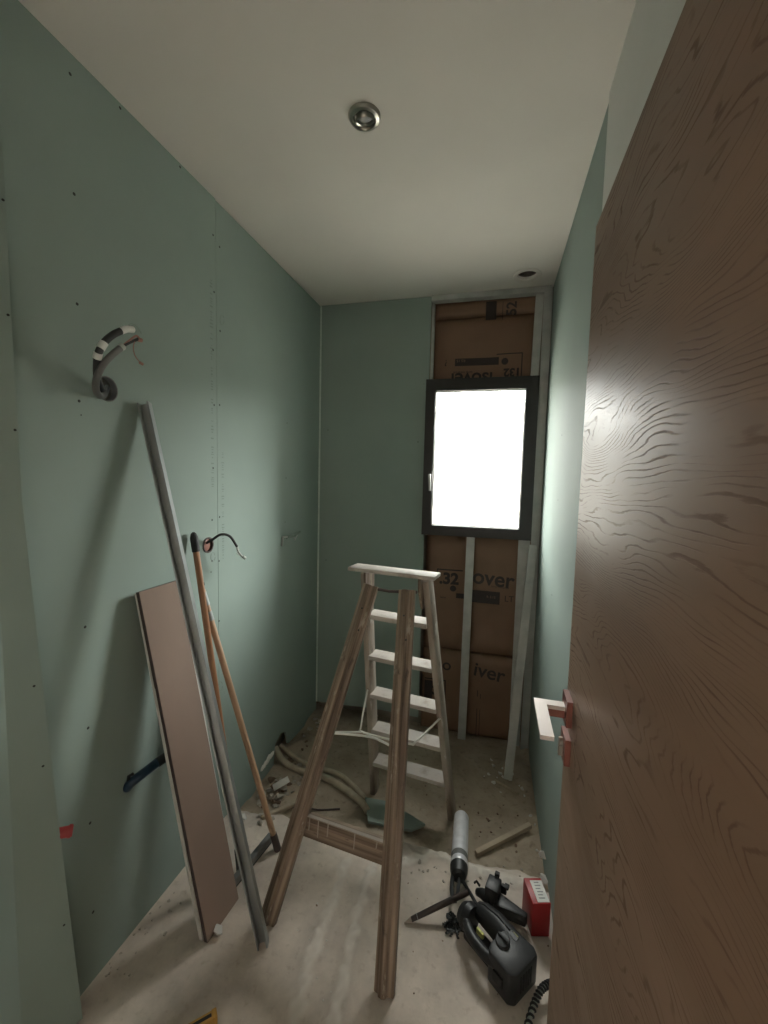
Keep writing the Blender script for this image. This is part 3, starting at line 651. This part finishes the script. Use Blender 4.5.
BL, BR = onfloor(204, 942), onfloor(234, 906)
TL = at(139, 592, 'x', XL + .034); wv = V((BR.x - BL.x, BR.y - BL.y, 0)).normalized()
WB = .150
def plank(off, label, W=WB, dw=0., dz=0., m='board_back', core='core'):
    lo = BL + wv * (WB / 2 + dw) + off; hi = TL + V((0, 1, 0)) * (WB / 2 + dw) + V((off.x * .3, off.y, dz))
    ax = (hi - lo); nrm = ax.cross(wv).normalized()
    if nrm.x < 0: nrm = -nrm
    t = thing('plasterboard_offcut', lo, label, 'board'); t_ = .0125
    wd_ = wv.lerp(V((0, 1, 0)), .5)
    make('core', B().beam(lo + nrm * .0005 + V((0, 0, .004)), hi, wd_, W, t_), M[core], t, label='board core edge, coloured dark for gap shade on the front offcut')
    make('face_paper', B().beam(lo + nrm * (t_ / 2 + .0012) + V((0, 0, .004)), hi + nrm * (t_ / 2 + .0012), wd_, W - .002, .0012), M[m], t)
    make('back_paper', B().beam(lo - nrm * (t_ / 2 + .0006) + V((0, 0, .004)), hi - nrm * (t_ / 2 + .0006), wd_, W - .003, .0012), M['ferrule'], t)
    return t
plank(V((0, 0, 0)), 'brown paper-faced plasterboard offcut leaning on the left wall, front one', core='ferrule')  # dark core colour stands in for the shaded gap between the boards
plank(V((-.020, .002, 0)), 'pale-edged plasterboard offcut leaning behind the brown one', W=WB + .016, dw=.007, dz=-.004, m='core')
lump = onfloor(217, 932)
# squeegee with varnished handle and black tip
top = at(194, 537, 'x', XL + .022); foot = onfloor(240, 862, .05)
sq = thing('floor_squeegee', onfloor(240, 870), 'floor squeegee with orange varnished handle and black hanging tip against the wall', 'squeegee')
make('handle', B().tube([foot, top], .0115, 14), M['pole_orange'], sq)
ax = (top - foot).normalized()
make('tip', B().tube([top - ax * .055, top - ax * .01, top, top + ax * .012, top + ax * .018], [.0135, .0145, .0135, .010, .004], 14), M['rubber'], sq)
h0, h1 = onfloor(232, 884, .03), onfloor(271, 836, .03)
hb_ = make('head', B().beam(h0, h1, (0, 0, 1), .03, .022), M['grey_plastic'], sq, bevel=.004)
make('blade', B().beam(h0 + V((0, 0, -.02)), h1 + V((0, 0, -.02)), (0, 0, 1), .02, .005), M['rubber'], hb_)
make('socket', B().tube([foot - ax * .03, foot + ax * .05], [.017, .014], 12), M['rubber'], sq)
# second pole
top2, foot2 = at(202, 590, 'x', XL + .045), onfloor(277, 847, .012)
pl2 = thing('broom_pole', onfloor(277, 848), 'pale wooden pole with a dark foot leaning right of the orange handle', 'pole')
ax2 = (top2 - foot2).normalized()
make('shaft', B().tube([foot2 + ax2 * .05, top2], .0115, 14), M['pole_pale'], pl2)
make('ferrule', B().tube([foot2 - ax2 * .012, foot2 + ax2 * .06], [.0145, .0135], 14), M['ferrule'], pl2)
make('collar', B().tube([top2 - ax2 * .06, top2 - ax2 * .01], .0128, 14).tube([top2 - ax2 * .12, top2 - ax2 * .085], .0126, 14), M['steel'], pl2, label='metal collar near the top')
make('hook', B().tube(spline([top2, top2 + V((.004, .0, .014)), top2 + V((.0, .010, .024)), top2 + V((-.004, .016, .014))], 5), .003, 8), M['rubber'], pl2)

# ------------------------------------------------------------------ cables on the left wall
def wpt(x, y, d): return at(x, y, 'x', XL + d)
def z1(x, y, d): return wpt(60 + x / 6.4, 300 + y / 6.4, d)
cb = thing('cable_bundle', c1, 'two conduits with bare wire ends looping out of a hole in the left wall', 'cables')
A = make('conduit', B().tube(spline([z1(285, 590, -.05), z1(262, 560, .0), z1(240, 500, .045), z1(236, 420, .07), z1(246, 340, .085), z1(285, 270, .095), z1(340, 222, .10), z1(392, 197, .105)]), .0088, 14), M['rubber'], cb, label='black conduit')
for a, b_ in (((236, 372), (243, 345)), ((258, 312), (292, 265 + 25))):
    pass
bands = [(z1(237, 375, .078), z1(246, 338, .086)), (z1(258, 312, .0905), z1(283, 272, .095))]
for a, b_ in bands: make('tape_band', B().tube([a, b_], .0102, 14), M['white_tape'], A)
make('white_sleeve', B().tube(spline([z1(388, 199, .105), z1(430, 186, .108), z1(472, 190, .11)]), [.0088] * 8 + [.0087] * 8 + [.006], 14), M['white_tape'], A)
make('wire', B().tube(spline([z1(440, 180, .11), z1(448, 152, .112), z1(490, 168, .115), z1(522, 215, .118)]), .0014, 6), M['pencil'], A)
Bc = make('conduit', B().tube(spline([z1(300, 560, -.06), z1(282, 606, -.01), z1(252, 612, .02), z1(230, 570, .045), z1(236, 500, .07), z1(272, 420, .085), z1(330, 355, .095), z1(396, 300, .10)]), .0085, 14), M['grey_plastic'], cb, label='grey conduit')
make('cut_end', B().tube([z1(385, 309, .10), z1(402, 296, .101)], .0092, 14), M['lightwire'], Bc)
make('wire', B().tube(spline([z1(396, 300, .10), z1(440, 275, .104), z1(500, 250, .108)]), .0038, 8), M['rubber'], Bc)
make('wire', B().tube(spline([z1(396, 300, .10), z1(440, 262, .104), z1(485, 230, .108), z1(505, 240, .109)]), .0028, 8), M['copper'], Bc)
make('wire', B().tube(spline([z1(480, 258, .108), z1(470, 300, .11), z1(478, 350, .112), z1(500, 385, .112), z1(515, 400, .112)]), .0012, 6), M['copper'], Bc)
make('terminal', B().tube([z1(498, 252, .108), z1(522, 258, .11)], .006, 8), M['copper'], Bc)
make('terminal', B().tube([z1(510, 400, .112), z1(530, 412, .113)], .004, 8), M['copper'], Bc)
make('hole_rim', B().lathe([(.033, -.02), (.0345, -.02), (.0355, .001), (.033, .001)], frame(c1, (1, 0, 0), (0, 0, 1)), 28, True), M['grey_plastic'], cb)

c2t = thing('wall_box', c2, 'round brown cable box with a black cable, right of the pole tip', 'cable box')
make('rim', B().lathe([(.025, -.02), (.0295, -.02), (.0315, .003), (.026, .003)], frame(c2, (1, 0, 0), (0, 0, 1)), 24, True), M['ferrule'], c2t)
make('cap', B().lathe([(.0285, -.018), (.0285, -.010), (.022, -.006)], frame(c2, (1, 0, 0), (0, 0, 1)), 24), M['copper'], c2t)
make('cable', B().tube(spline([c2 + V((-.01, .003, .006)), wpt(212, 540, .02), wpt(221, 534.5, .055), wpt(230, 536.5, .075), wpt(237, 546.5, .085)]), .005, 10), M['rubber'], c2t)
make('bare_end', B().tube(spline([wpt(237, 546, .085), wpt(238, 551, .087), wpt(242, 556, .09), wpt(245, 558, .092)]), [.004] * 18 + [.007] * 6 + [.0075], 8), M['lightwire'], c2t)
make('bare_wire', B().tube([wpt(239, 549, .087), wpt(236.5, 553, .087), wpt(240, 556, .088)], .0018, 6), M['lightwire'], c2t)
c3t = thing('cable_end', c3, 'short pale twisted cable end on the left wall near the back corner', 'cable')
make('cable', B().tube(spline([c3 + V((-.01, 0, 0)), wpt(288, 537, .012), wpt(293, 536, .02), wpt(300, 532, .025)]), .0065, 8), M['pencil'], c3t)
make('wire', B().tube([wpt(282, 546, .004), wpt(283, 537, .01), wpt(287, 537, .012)], .0055, 6), M['steel_dusty'], c3t)
make('wire', B().tube([wpt(293, 535, .02), wpt(295, 540, .022), wpt(298, 533, .024)], .0035, 6), M['steel_dusty'], c3t)

bl0, bl1 = wpt(128, 787, .004), wpt(167, 756, .055)
bt_ = thing('blue_conduit', bl0, 'blue conduit stub with black end sticking out of the left wall', 'conduit')
make('tube', B().tube(spline([wpt(126, 790, -.004), wpt(131, 783, .014), wpt(145, 772, .032), wpt(158, 762, .045)]), [.008, .011, .013] + [.0145] * 22, 14), M['blue'], bt_)
make('rim', B().tube([wpt(127, 789, .001), wpt(129, 776, .012), wpt(133, 774, .014)], .005, 8), M['rubber'], bt_)
make('end_sleeve', B().tube([wpt(157, 763, .044), bl1], .0155, 14), M['rubber'], bt_)
rp = at(66, 832, 'x', XJ - .012)
rr = thing('red_conduit', rp, 'small red conduit end at the edge of the boxed-out wall', 'conduit')
make('tube', B().tube([rp + V((-.02, -.016, .002)), rp + V((.008, .012, -.004))], .0135, 14), M['redplug'], rr)
make('collar', B().tube([rp + V((.001, .005, -.002)), rp + V((.006, .010, -.0035))], .0155, 14), M['redplug'], rr)

# ------------------------------------------------------------------ tools on the slab
# sealant gun
s0, s1 = onfloor(459, 867, .05), onfloor(461.5, 816, .016)
sg = thing('sealant_gun', onfloor(459, 880), 'silver barrelled sealant gun lying on the slab edge', 'sealant gun')
ax = (s1 - s0).normalized(); L_ = (s1 - s0).length
sM = frame(s0, ax, (1, 0, 0))
ba = make('barrel', B().lathe([(.031, 0), (.0335, .004), (.0335, .012), (.0315, .014), (.0315, L_ - .03), (.0315, L_ - .012), (.027, L_ - .002), (.015, L_)], sM, 32), M['alu'], sg)
make('print_band', B().lathe([(.0317, .028), (.0317, .055)], sM, 32), M['grey_plastic'], ba)
cap = make('end_cap', B().lathe([(.016, -.05), (.026, -.042), (.032, -.02), (.033, 0), (.030, .004)], sM, 28), M['black'], sg)
make('yoke', B().tube(spline([s0 - ax * .03 + V((-.02, 0, 0)), s0 - ax * .09 + V((-.022, 0, -.015)), s0 - ax * .13 + V((-.012, 0, -.025))]), .007, 8).tube(spline([s0 - ax * .03 + V((.004, 0, 0)), s0 - ax * .1 + V((0, 0, -.01)), s0 - ax * .13 + V((-.008, 0, -.025))]), .006, 8), M['black'], sg)
make('trigger', B().tube(spline([s0 - ax * .045 + V((.006, 0, 0)), onfloor(470, 893, .03), onfloor(476, 904, .02), onfloor(478, 914, .008)]), [.006] * 16 + [.0065] * 8 + [.005], 8), M['black'], sg)
# rod with pointed tip
r0, r1 = onfloor(404, 923, .004), onfloor(468, 892, .078)
dv = r1 - r0
ob = thing('pointed_rod', r0, 'long dark rod with a pale pointed tip lying left of the tools', 'rod')
make('shaft', B().tube([r0 + dv * .11, r0 + dv * .5, r1], [.008, .0095, .0095], 12), M['darkwood'], ob)
make('tip', B().tube([r0, r0 + dv * .06, r0 + dv * .115], [.0012, .005, .0085], 12), M['ladder_step'], ob, label='pale pointed tip')
make('clip', B().tube([r0 + dv * .20, r0 + dv * .208], .0100, 12), M['steel'], ob)

# black power tool with looped handle, lying on the slab
PT0, PT1 = V((-.012, 1.318, 0)), V((.104, 1.222, 0))
u = (PT1 - PT0).normalized(); vv = V((-u.y, u.x, 0))
if vv.y < 0: vv = -vv
pt = thing('power_tool', (PT0 + PT1) / 2, 'black power tool with looped handle lying on the concrete by the door', 'power tool')
TM = Matrix(((u.x, vv.x, 0, PT0.x), (u.y, vv.y, 0, PT0.y), (0, 0, 1, 0), (0, 0, 0, 1)))
LL = (PT1 - PT0).length
def tp_(a, b_, c_): return TM @ V((a, b_, c_))
def rbox(a, b_, size, M_=TM): return B().cbox(a, size, M_)
make('battery_housing', B().poly([(LL - .03, -.060), (LL + .045, -.062), (LL + .060, -.045), (LL + .060, .055), (LL + .04, .066), (LL - .03, .060), (LL - .045, .035), (LL - .045, -.035)], TM @ Matrix.Translation((0, 0, .004)), .098), M['black'], pt, bevel=.008)
make('motor_body', B().tube([tp_(-.002, .036, .062), tp_(.02, .040, .066), tp_(.07, .043, .068), tp_(LL, .038, .066)], [.024, .031, .036, .038], 18), M['black'], pt)
make('handle', B().tube(spline([tp_(.0, -.026, .066), tp_(.04, -.048, .070), tp_(.09, -.054, .070), tp_(LL - .005, -.044, .066)]), [.013] * 4 + [.0155] * 20 + [.0165], 14), M['black'], pt, label='looped grip handle')
make('nose', B().tube([tp_(-.036, -.004, .052), tp_(-.014, -.002, .054), tp_(.008, .0, .058)], [.030, .042, .036], 18), M['black'], pt)
make('gear_foot', B().cbox((.06, -.01, .02), (.13, .045, .036), TM), M['rubber'], pt, bevel=.006)
kn = make('dial', B().lathe([(.022, 0), (.022, .010), (.019, .014), (.006, .015)], frame(tp_(LL - .022, -.004, .098), (-.1, -.15, 1), (1, 0, 0)), 24), M['black'], pt)
make('dial_rib', B().cbox((LL - .022, -.004, .115), (.034, .006, .010), TM), M['rubber'], kn, bevel=.001)
make('trigger', B().cbox((.055, -.020, .070), (.028, .010, .018), TM), M['yellow_tag'], pt, bevel=.003, label='yellow-green trigger')
make('warning_label', B().cbox((LL - .012, .040, .1026), (.018, .012, .001), TM), M['yellow_tag'], pt, label='small yellow sticker')
for k in range(5):
    make('vent_slot', B().cbox((LL + .0605, -.024 + k * .012, .06), (.002, .005, .05), TM), M['rubber'], pt, smooth=0)
make('battery_latch', B().cbox((LL + .01, -.064, .055), (.035, .008, .03), TM), M['rubber'], pt, bevel=.002)
make('seam_ridge', B().tube([tp_(.0, .036, .0868), tp_(.02, .040, .0975), tp_(.07, .043, .1045), tp_(LL - .03, .04, .1045)], .003, 6), M['rubber'], pt)
# smaller black tool body behind it
g0, g1 = onfloor(474, 892, .03), onfloor(523, 918, .03)
gu = (g1 - g0); gu.z = 0; gl = gu.length; gu.normalize(); gv = V((-gu.y, gu.x, 0))
if gv.y < 0: gv = -gv
GM = Matrix(((gu.x, gv.x, 0, g0.x), (gu.y, gv.y, 0, g0.y), (0, 0, 1, 0), (0, 0, 0, 1)))
gt = thing('cartridge_gun_body', (g0 + g1) / 2 * 1, 'smaller black plastic tool body between the silver barrel and red box', 'tool')
gt.location.z = 0
make('grip', B().poly([(.075, -.026), (gl + .012, -.014), (gl + .014, .006), (.08, .030)], GM @ Matrix.Translation((0, 0, .012)), .040), M['black'], gt, bevel=.006)
make('head', B().cbox((.062, .020, .045), (.046, .060, .075), GM), M['black'], gt, bevel=.005)
make('arm', B().tube([GM @ V((.008, .012, .024)), GM @ V((.025, .008, .032)), GM @ V((.06, .0, .036))], [.012, .016, .022], 12), M['black'], gt)
make('latch', B().cbox((.094, .046, .052), (.018, .014, .030), GM).cbox((.066, .054, .086), (.016, .014, .016), GM).cbox((.104, .040, .072), (.016, .02, .008), GM), M['rubber'], gt, bevel=.002)
make('clip', B().tube([GM @ V((-.004, .016, .05)), GM @ V((.004, .012, .064)), GM @ V((.016, .012, .052))], .004, 8), M['rubber'], gt)

# red box
BH = .118
b0 = onfloor(529.5, 939); t0_ = onfloor(533, 904, BH); t1_ = onfloor(549, 903, BH); t2_ = onfloor(523.5, 878, BH)
by_ = V((t2_.x - t0_.x, t2_.y - t0_.y, 0)); bd = by_.length; by_.normalize(); bx_ = V((by_.y, -by_.x, 0)); bw = .060
b0 = V((t0_.x, t0_.y, 0))
bM = Matrix(((bx_.x, by_.x, 0, b0.x), (bx_.y, by_.y, 0, b0.y), (0, 0, 1, 0), (0, 0, 0, 1)))
rb = thing('red_box', b0 + bx_ * bw / 2 + by_ * .06, 'red cardboard box with a white label, standing against the right wall', 'box')
make('carton', B().cbox((bw / 2, bd / 2, BH / 2 + .001), (bw, bd, BH), bM), M['red'], rb, bevel=.0015)
lb = make('label', B().cbox((bw / 2 + .008, bd * .47, BH + .0016), (.040, bd * .84, .001), bM), M['paper'], rb, label='white label with small black print')
b = B()
for k in range(6): b.cbox((bw / 2 + .008 + random.uniform(-.003, .003), .018 + k * bd * .12, BH + .0023), (.020 - .004 * (k % 2), .0035, .0006), bM)
make('label_print', b, M['ink_pale'], lb, kind='stuff')

# coiled cord of the power tool
def coil(path, r, turns, n):
    P = spline(path, 40); out = []
    for i, p in enumerate(P):
        d = (P[min(i + 1, len(P) - 1)] - P[max(0, i - 1)]).normalized(); x = V((0, 0, 1)); x = (x - d * x.dot(d)).normalized(); y = d.cross(x)
        a = 2 * math.pi * turns * i / (len(P) - 1); out.append(p + (x * math.cos(a) + y * math.sin(a)) * r)
    return out
cp = [onfloor(556, 985, .012), onfloor(549, 984, .03), onfloor(541, 990, .03), onfloor(534, 1005, .012), onfloor(527, 1030, .012), onfloor(524, 1060, .012)]
cc = thing('coiled_cord', cp[3], 'black coiled cord trailing from the power tool at the door', 'cord')
make('coil', B().tube(coil(cp, .0078, 20, 0), .0034, 6), M['black'], cc)
make('inner_strand', B().tube(spline(cp, 8), .0062, 8), M['lightwire'], cc)

# black screws in a small heap
bs = B(); bs.lathe([(.0009, -.014), (.0022, -.009), (.0022, .009), (.0045, .0125), (.0045, .0135)], Matrix.Identity(4), 6)
scr0 = None
hc = onfloor(453.5, 926)
for k in range(60):
    a = random.uniform(0, 6.28); rad = .030 * math.sqrt(random.random()); lay = max(0, 1 - rad / .030)
    loc = hc + V((rad * math.cos(a) * .9, rad * math.sin(a), .004 + .022 * lay * random.random()))
    if scr0 is None:
        scr0 = make('screw', bs, M['screw'], smooth=40); ob = scr0
    else:
        ob = scr0.copy(); COL.objects.link(ob)
    ob.location = loc; ob.rotation_euler = (math.pi / 2 + random.uniform(-.35, .35), 0, random.uniform(0, 6.28))
    tag(ob, 'black drywall screw in the heap beside the power tool', 'screw', 'heap of black drywall screws')

# spirit level end at the bottom of the picture
y0, y1 = onfloor(217, 1012, .03), onfloor(130, 1062, .03); y0.z = y1.z = 0
dl = (y1 - y0); dl.z = 0; dl.normalize(); sd = V((-dl.y, dl.x, 0))
lv = thing('spirit_level', y0, 'yellow and black spirit level lying on the floor at the near edge', 'level')
make('bar', B().beam(y0 + dl * .012 + V((0, 0, .016)), y0 + dl * .55 + V((0, 0, .016)), sd, .022, .03), M['yellow'], lv, bevel=.002)
make('end_cap', B().beam(y0 + V((0, 0, .0165)), y0 + dl * .013 + V((0, 0, .0165)), sd, .024, .032), M['yellow'], lv, bevel=.002)
make('stripe', B().beam(y0 + dl * .014 + V((0, 0, .0315)), y0 + dl * .5 + V((0, 0, .0315)), sd, .008, .001), M['rubber'], lv)

# ------------------------------------------------------------------ debris
def rz_(x, y):
    """height of the broken-out floor"""
    z = ZR + .010 * noise.noise(V((x * 3, y * 3, 7))) + .006 * noise.noise(V((x * 11, y * 11, 2))) + .003 * noise.noise(V((x * 30, y * 30, 5)))
    z += .035 * math.exp(-((x + 1.08) / .13) ** 2) * (.6 + noise.noise(V((x * 9, y * 9, 11)))) + .028 * math.exp(-((x - .25) / .07) ** 2) * (.6 + noise.noise(V((x * 12, y * 12, 14))))
    return z
def gp(x, y, h=0):
    """point on the ground under a photo pixel, slab or broken-out floor"""
    p = onfloor(x, y)
    if p.y > slab_edge(p.x):
        p = onfloor(x, y, ZR)
        for _ in range(3): p = onfloor(x, y, rz_(p.x, p.y))
    p.z += h; return p
# two conduits across the back floor
for path, lab, r_ in (([(276, 757), (284, 764), (300, 773), (325, 780), (345, 792), (362, 806), (368, 815)], 'beige dusty conduit running from the wall hole, front one of two', .016),
                      ([(288, 752), (300, 763), (318, 770), (338, 776), (352, 787), (366, 802)], 'beige dusty conduit running from the wall hole, rear one of two', .013)):
    pts = [gp(*q, h=r_ * .9) for q in path]; pts[0] = V((XL - .03, pts[1].y + .03, pts[1].z + .045))
    ob = make('floor_conduit', B().tube(spline(pts, 6), r_, 12), M['beige_pipe'], origin=pts[-1]); tag(ob, lab, 'conduit', 'conduits on the broken-out floor')
wp_ = [gp(278, 812, .01), gp(300, 808, .008), gp(318, 811, .006), gp(340, 810, .006)]
ob = make('cable_on_floor', B().tube(spline(wp_, 6), .004, 8), M['ferrule'], origin=wp_[0]); tag(ob, 'thin dark cable lying behind the ladder cross board', 'cable')
sb0, sb1 = gp(262, 820, .012), gp(294, 808, .02)
ob = make('wood_stick', B().beam(sb0, sb1, (0, 0, 1), .016, .020), M['batten'], origin=sb0, bevel=.003); tag(ob, 'short brown stick lying in the rubble behind the pole', 'stick')
# green offcut on the floor
gpts = [gp(365, 802), gp(388, 806), gp(425, 830), gp(411, 836), gp(368, 826)]
b = B().poly([(p.x, p.y) for p in gpts], Matrix.Translation((0, 0, ZR + .014)), .0125)
ob = make('green_offcut', b, M['green'], smooth=0, origin=gpts[0]); tag(ob, 'flat green plasterboard scrap on the floor behind the ladder', 'offcut')
# batten near the right wall
k0, k1 = gp(476, 856, .012), gp(530, 831, .03)
ob = make('wood_batten', B().beam(k0, k1, (0, 0, 1), .018, .022), M['batten'], origin=k0, bevel=.002); tag(ob, 'pale wooden batten lying on the broken floor by the right wall', 'batten')
k0, k1 = gp(495, 781, .006), gp(518, 796, .012)
ob = make('wood_splinter', B().beam(k0, k1, (0, 0, 1), .008, .008), M['batten'], origin=k0); tag(ob, 'thin pale wood splinter on the back floor', 'splinter')
# pale tile scrap in the rubble
tM = frame(gp(281, 790, .035), (.45, -.75, .5), (.75, .45, .35))
ob = make('tile_scrap', B().cbox((0, 0, 0), (.080, .028, .018), tM), M['paper'], origin=gp(280, 790), bevel=.002); tag(ob, 'white tile scrap tilted on the rubble by the left wall', 'tile scrap')
# crumpled paper lumps
def chunk(seed, n=12, flat=.7):
    r = random.Random(seed); bm = bmesh.new()
    for _ in range(n):
        v_ = V((r.gauss(0, 1), r.gauss(0, 1), r.gauss(0, 1))).normalized(); bm.verts.new((v_.x, v_.y * .8, v_.z * flat))
    bmesh.ops.convex_hull(bm, input=bm.verts[:]); 
    for v_ in [v_ for v_ in bm.verts if not v_.link_faces]: bm.verts.remove(v_)
    return bm
def place(name, pos, r, label, cat, group, proto, rot=None):
    ob = proto.copy(); COL.objects.link(ob); ob.name = name; ob.location = pos; ob.scale = (r, r, r)
    ob.rotation_euler = rot or (random.uniform(-.3, .3), random.uniform(-.3, .3), random.uniform(0, 6.28)); tag(ob, label, cat, group); return ob
protos = {}
for mk in ('rubble', 'rubble_brown', 'rubble_white'):
    protos[mk] = []
    for s in range(4):
        bm = chunk(s * 7 + len(mk)); me = bpy.data.meshes.new('chunk'); bmesh.ops.recalc_face_normals(bm, faces=bm.faces); bm.to_mesh(me); bm.free(); me.materials.append(M[mk])
        protos[mk].append(bpy.data.objects.new('chunk', me))
def scatter(n, gen, rr_, mk, name, label, group, cat):
    for k in range(n):
        px, py = gen(); r_ = random.uniform(*rr_) if random.random() < .35 else random.uniform(rr_[0], (rr_[0] + rr_[1]) / 2)
        p = gp(px, py); p.z += r_ * .35
        if p.x < XL + r_ or p.x > XR - r_ - .004 or p.y > 2.46: continue
        place(name, p, r_, label, cat, group, random.choice(protos[mk]))
U = random.uniform
def along(a, b_, s): 
    def g():
        t = random.random(); return a[0] + (b_[0] - a[0]) * t + random.gauss(0, s), a[1] + (b_[1] - a[1]) * t + random.gauss(0, s)
    return g
scatter(46, along((262, 812), (300, 770), 7), (.010, .034), 'rubble', 'rubble_chunk', 'grey mortar chunk in the rubble along the left wall foot', 'grey rubble by the left wall', 'rubble')
scatter(20, along((268, 815), (308, 735), 6), (.010, .028), 'rubble_brown', 'brown_rubble_chunk', 'brown chunk in the rubble along the left wall foot', 'brown rubble by the left wall', 'rubble')
scatter(14, along((305, 735), (322, 722), 4), (.010, .028), 'rubble', 'rubble_chunk', 'grey mortar chunk piled in the back left corner', 'rubble in the back corner', 'rubble')
scatter(18, along((488, 760), (535, 800), 8), (.005, .017), 'rubble_white', 'plaster_chip', 'pale plaster chip on the back floor under the window', 'plaster chips under the window', 'plaster chip')
scatter(22, along((400, 775), (530, 845), 14), (.004, .010), 'rubble_brown', 'brown_crumb', 'small brown crumb on the broken-out floor', 'brown crumbs on the back floor', 'crumb')
scatter(16, along((536, 805), (544, 870), 3), (.006, .017), 'rubble_white', 'plaster_chip', 'pale plaster chip at the foot of the right wall', 'plaster chips by the right wall', 'plaster chip')
scatter(34, along((180, 880), (105, 980), 9), (.003, .008), 'rubble', 'mortar_crumb', 'small grey crumb on the slab along the left wall', 'crumbs on the slab by the left wall', 'crumb')
scatter(12, along((300, 890), (540, 1000), 30), (.002, .006), 'rubble_brown', 'brown_crumb', 'tiny brown crumb on the concrete slab', 'brown crumbs on the slab', 'crumb')
scatter(26, along((340, 880), (310, 1000), 14), (.002, .005), 'rubble_white', 'plaster_crumb', 'tiny pale crumb on the slab between the ladder legs', 'crumbs between the ladder legs', 'crumb')
scatter(30, along((400, 862), (530, 885), 7), (.004, .012), 'rubble', 'mortar_crumb', 'grey crumb along the broken slab edge', 'crumbs on the slab edge', 'crumb')
place('plaster_lump', gp(218, 934, .014), .020, 'white plaster lump at the foot of the brown board', 'plaster lump', 'plaster lumps', protos['rubble_white'][1])
place('plaster_lump', gp(243, 822, .02), .022, 'white plaster lump on the floor behind the leaning metal stud', 'plaster lump', 'plaster lumps', protos['rubble_white'][2])
place('plaster_lump', at(543, 855, 'x', XR - .013), .018, 'white plaster lump stuck low on the right wall', 'plaster lump', 'plaster lumps', protos['rubble_white'][3])
place('plaster_lump', at(544, 878, 'x', XR - .015), .02, 'white plaster lump on the right wall just behind the red box', 'plaster lump', 'plaster lumps', protos['rubble_white'][0])
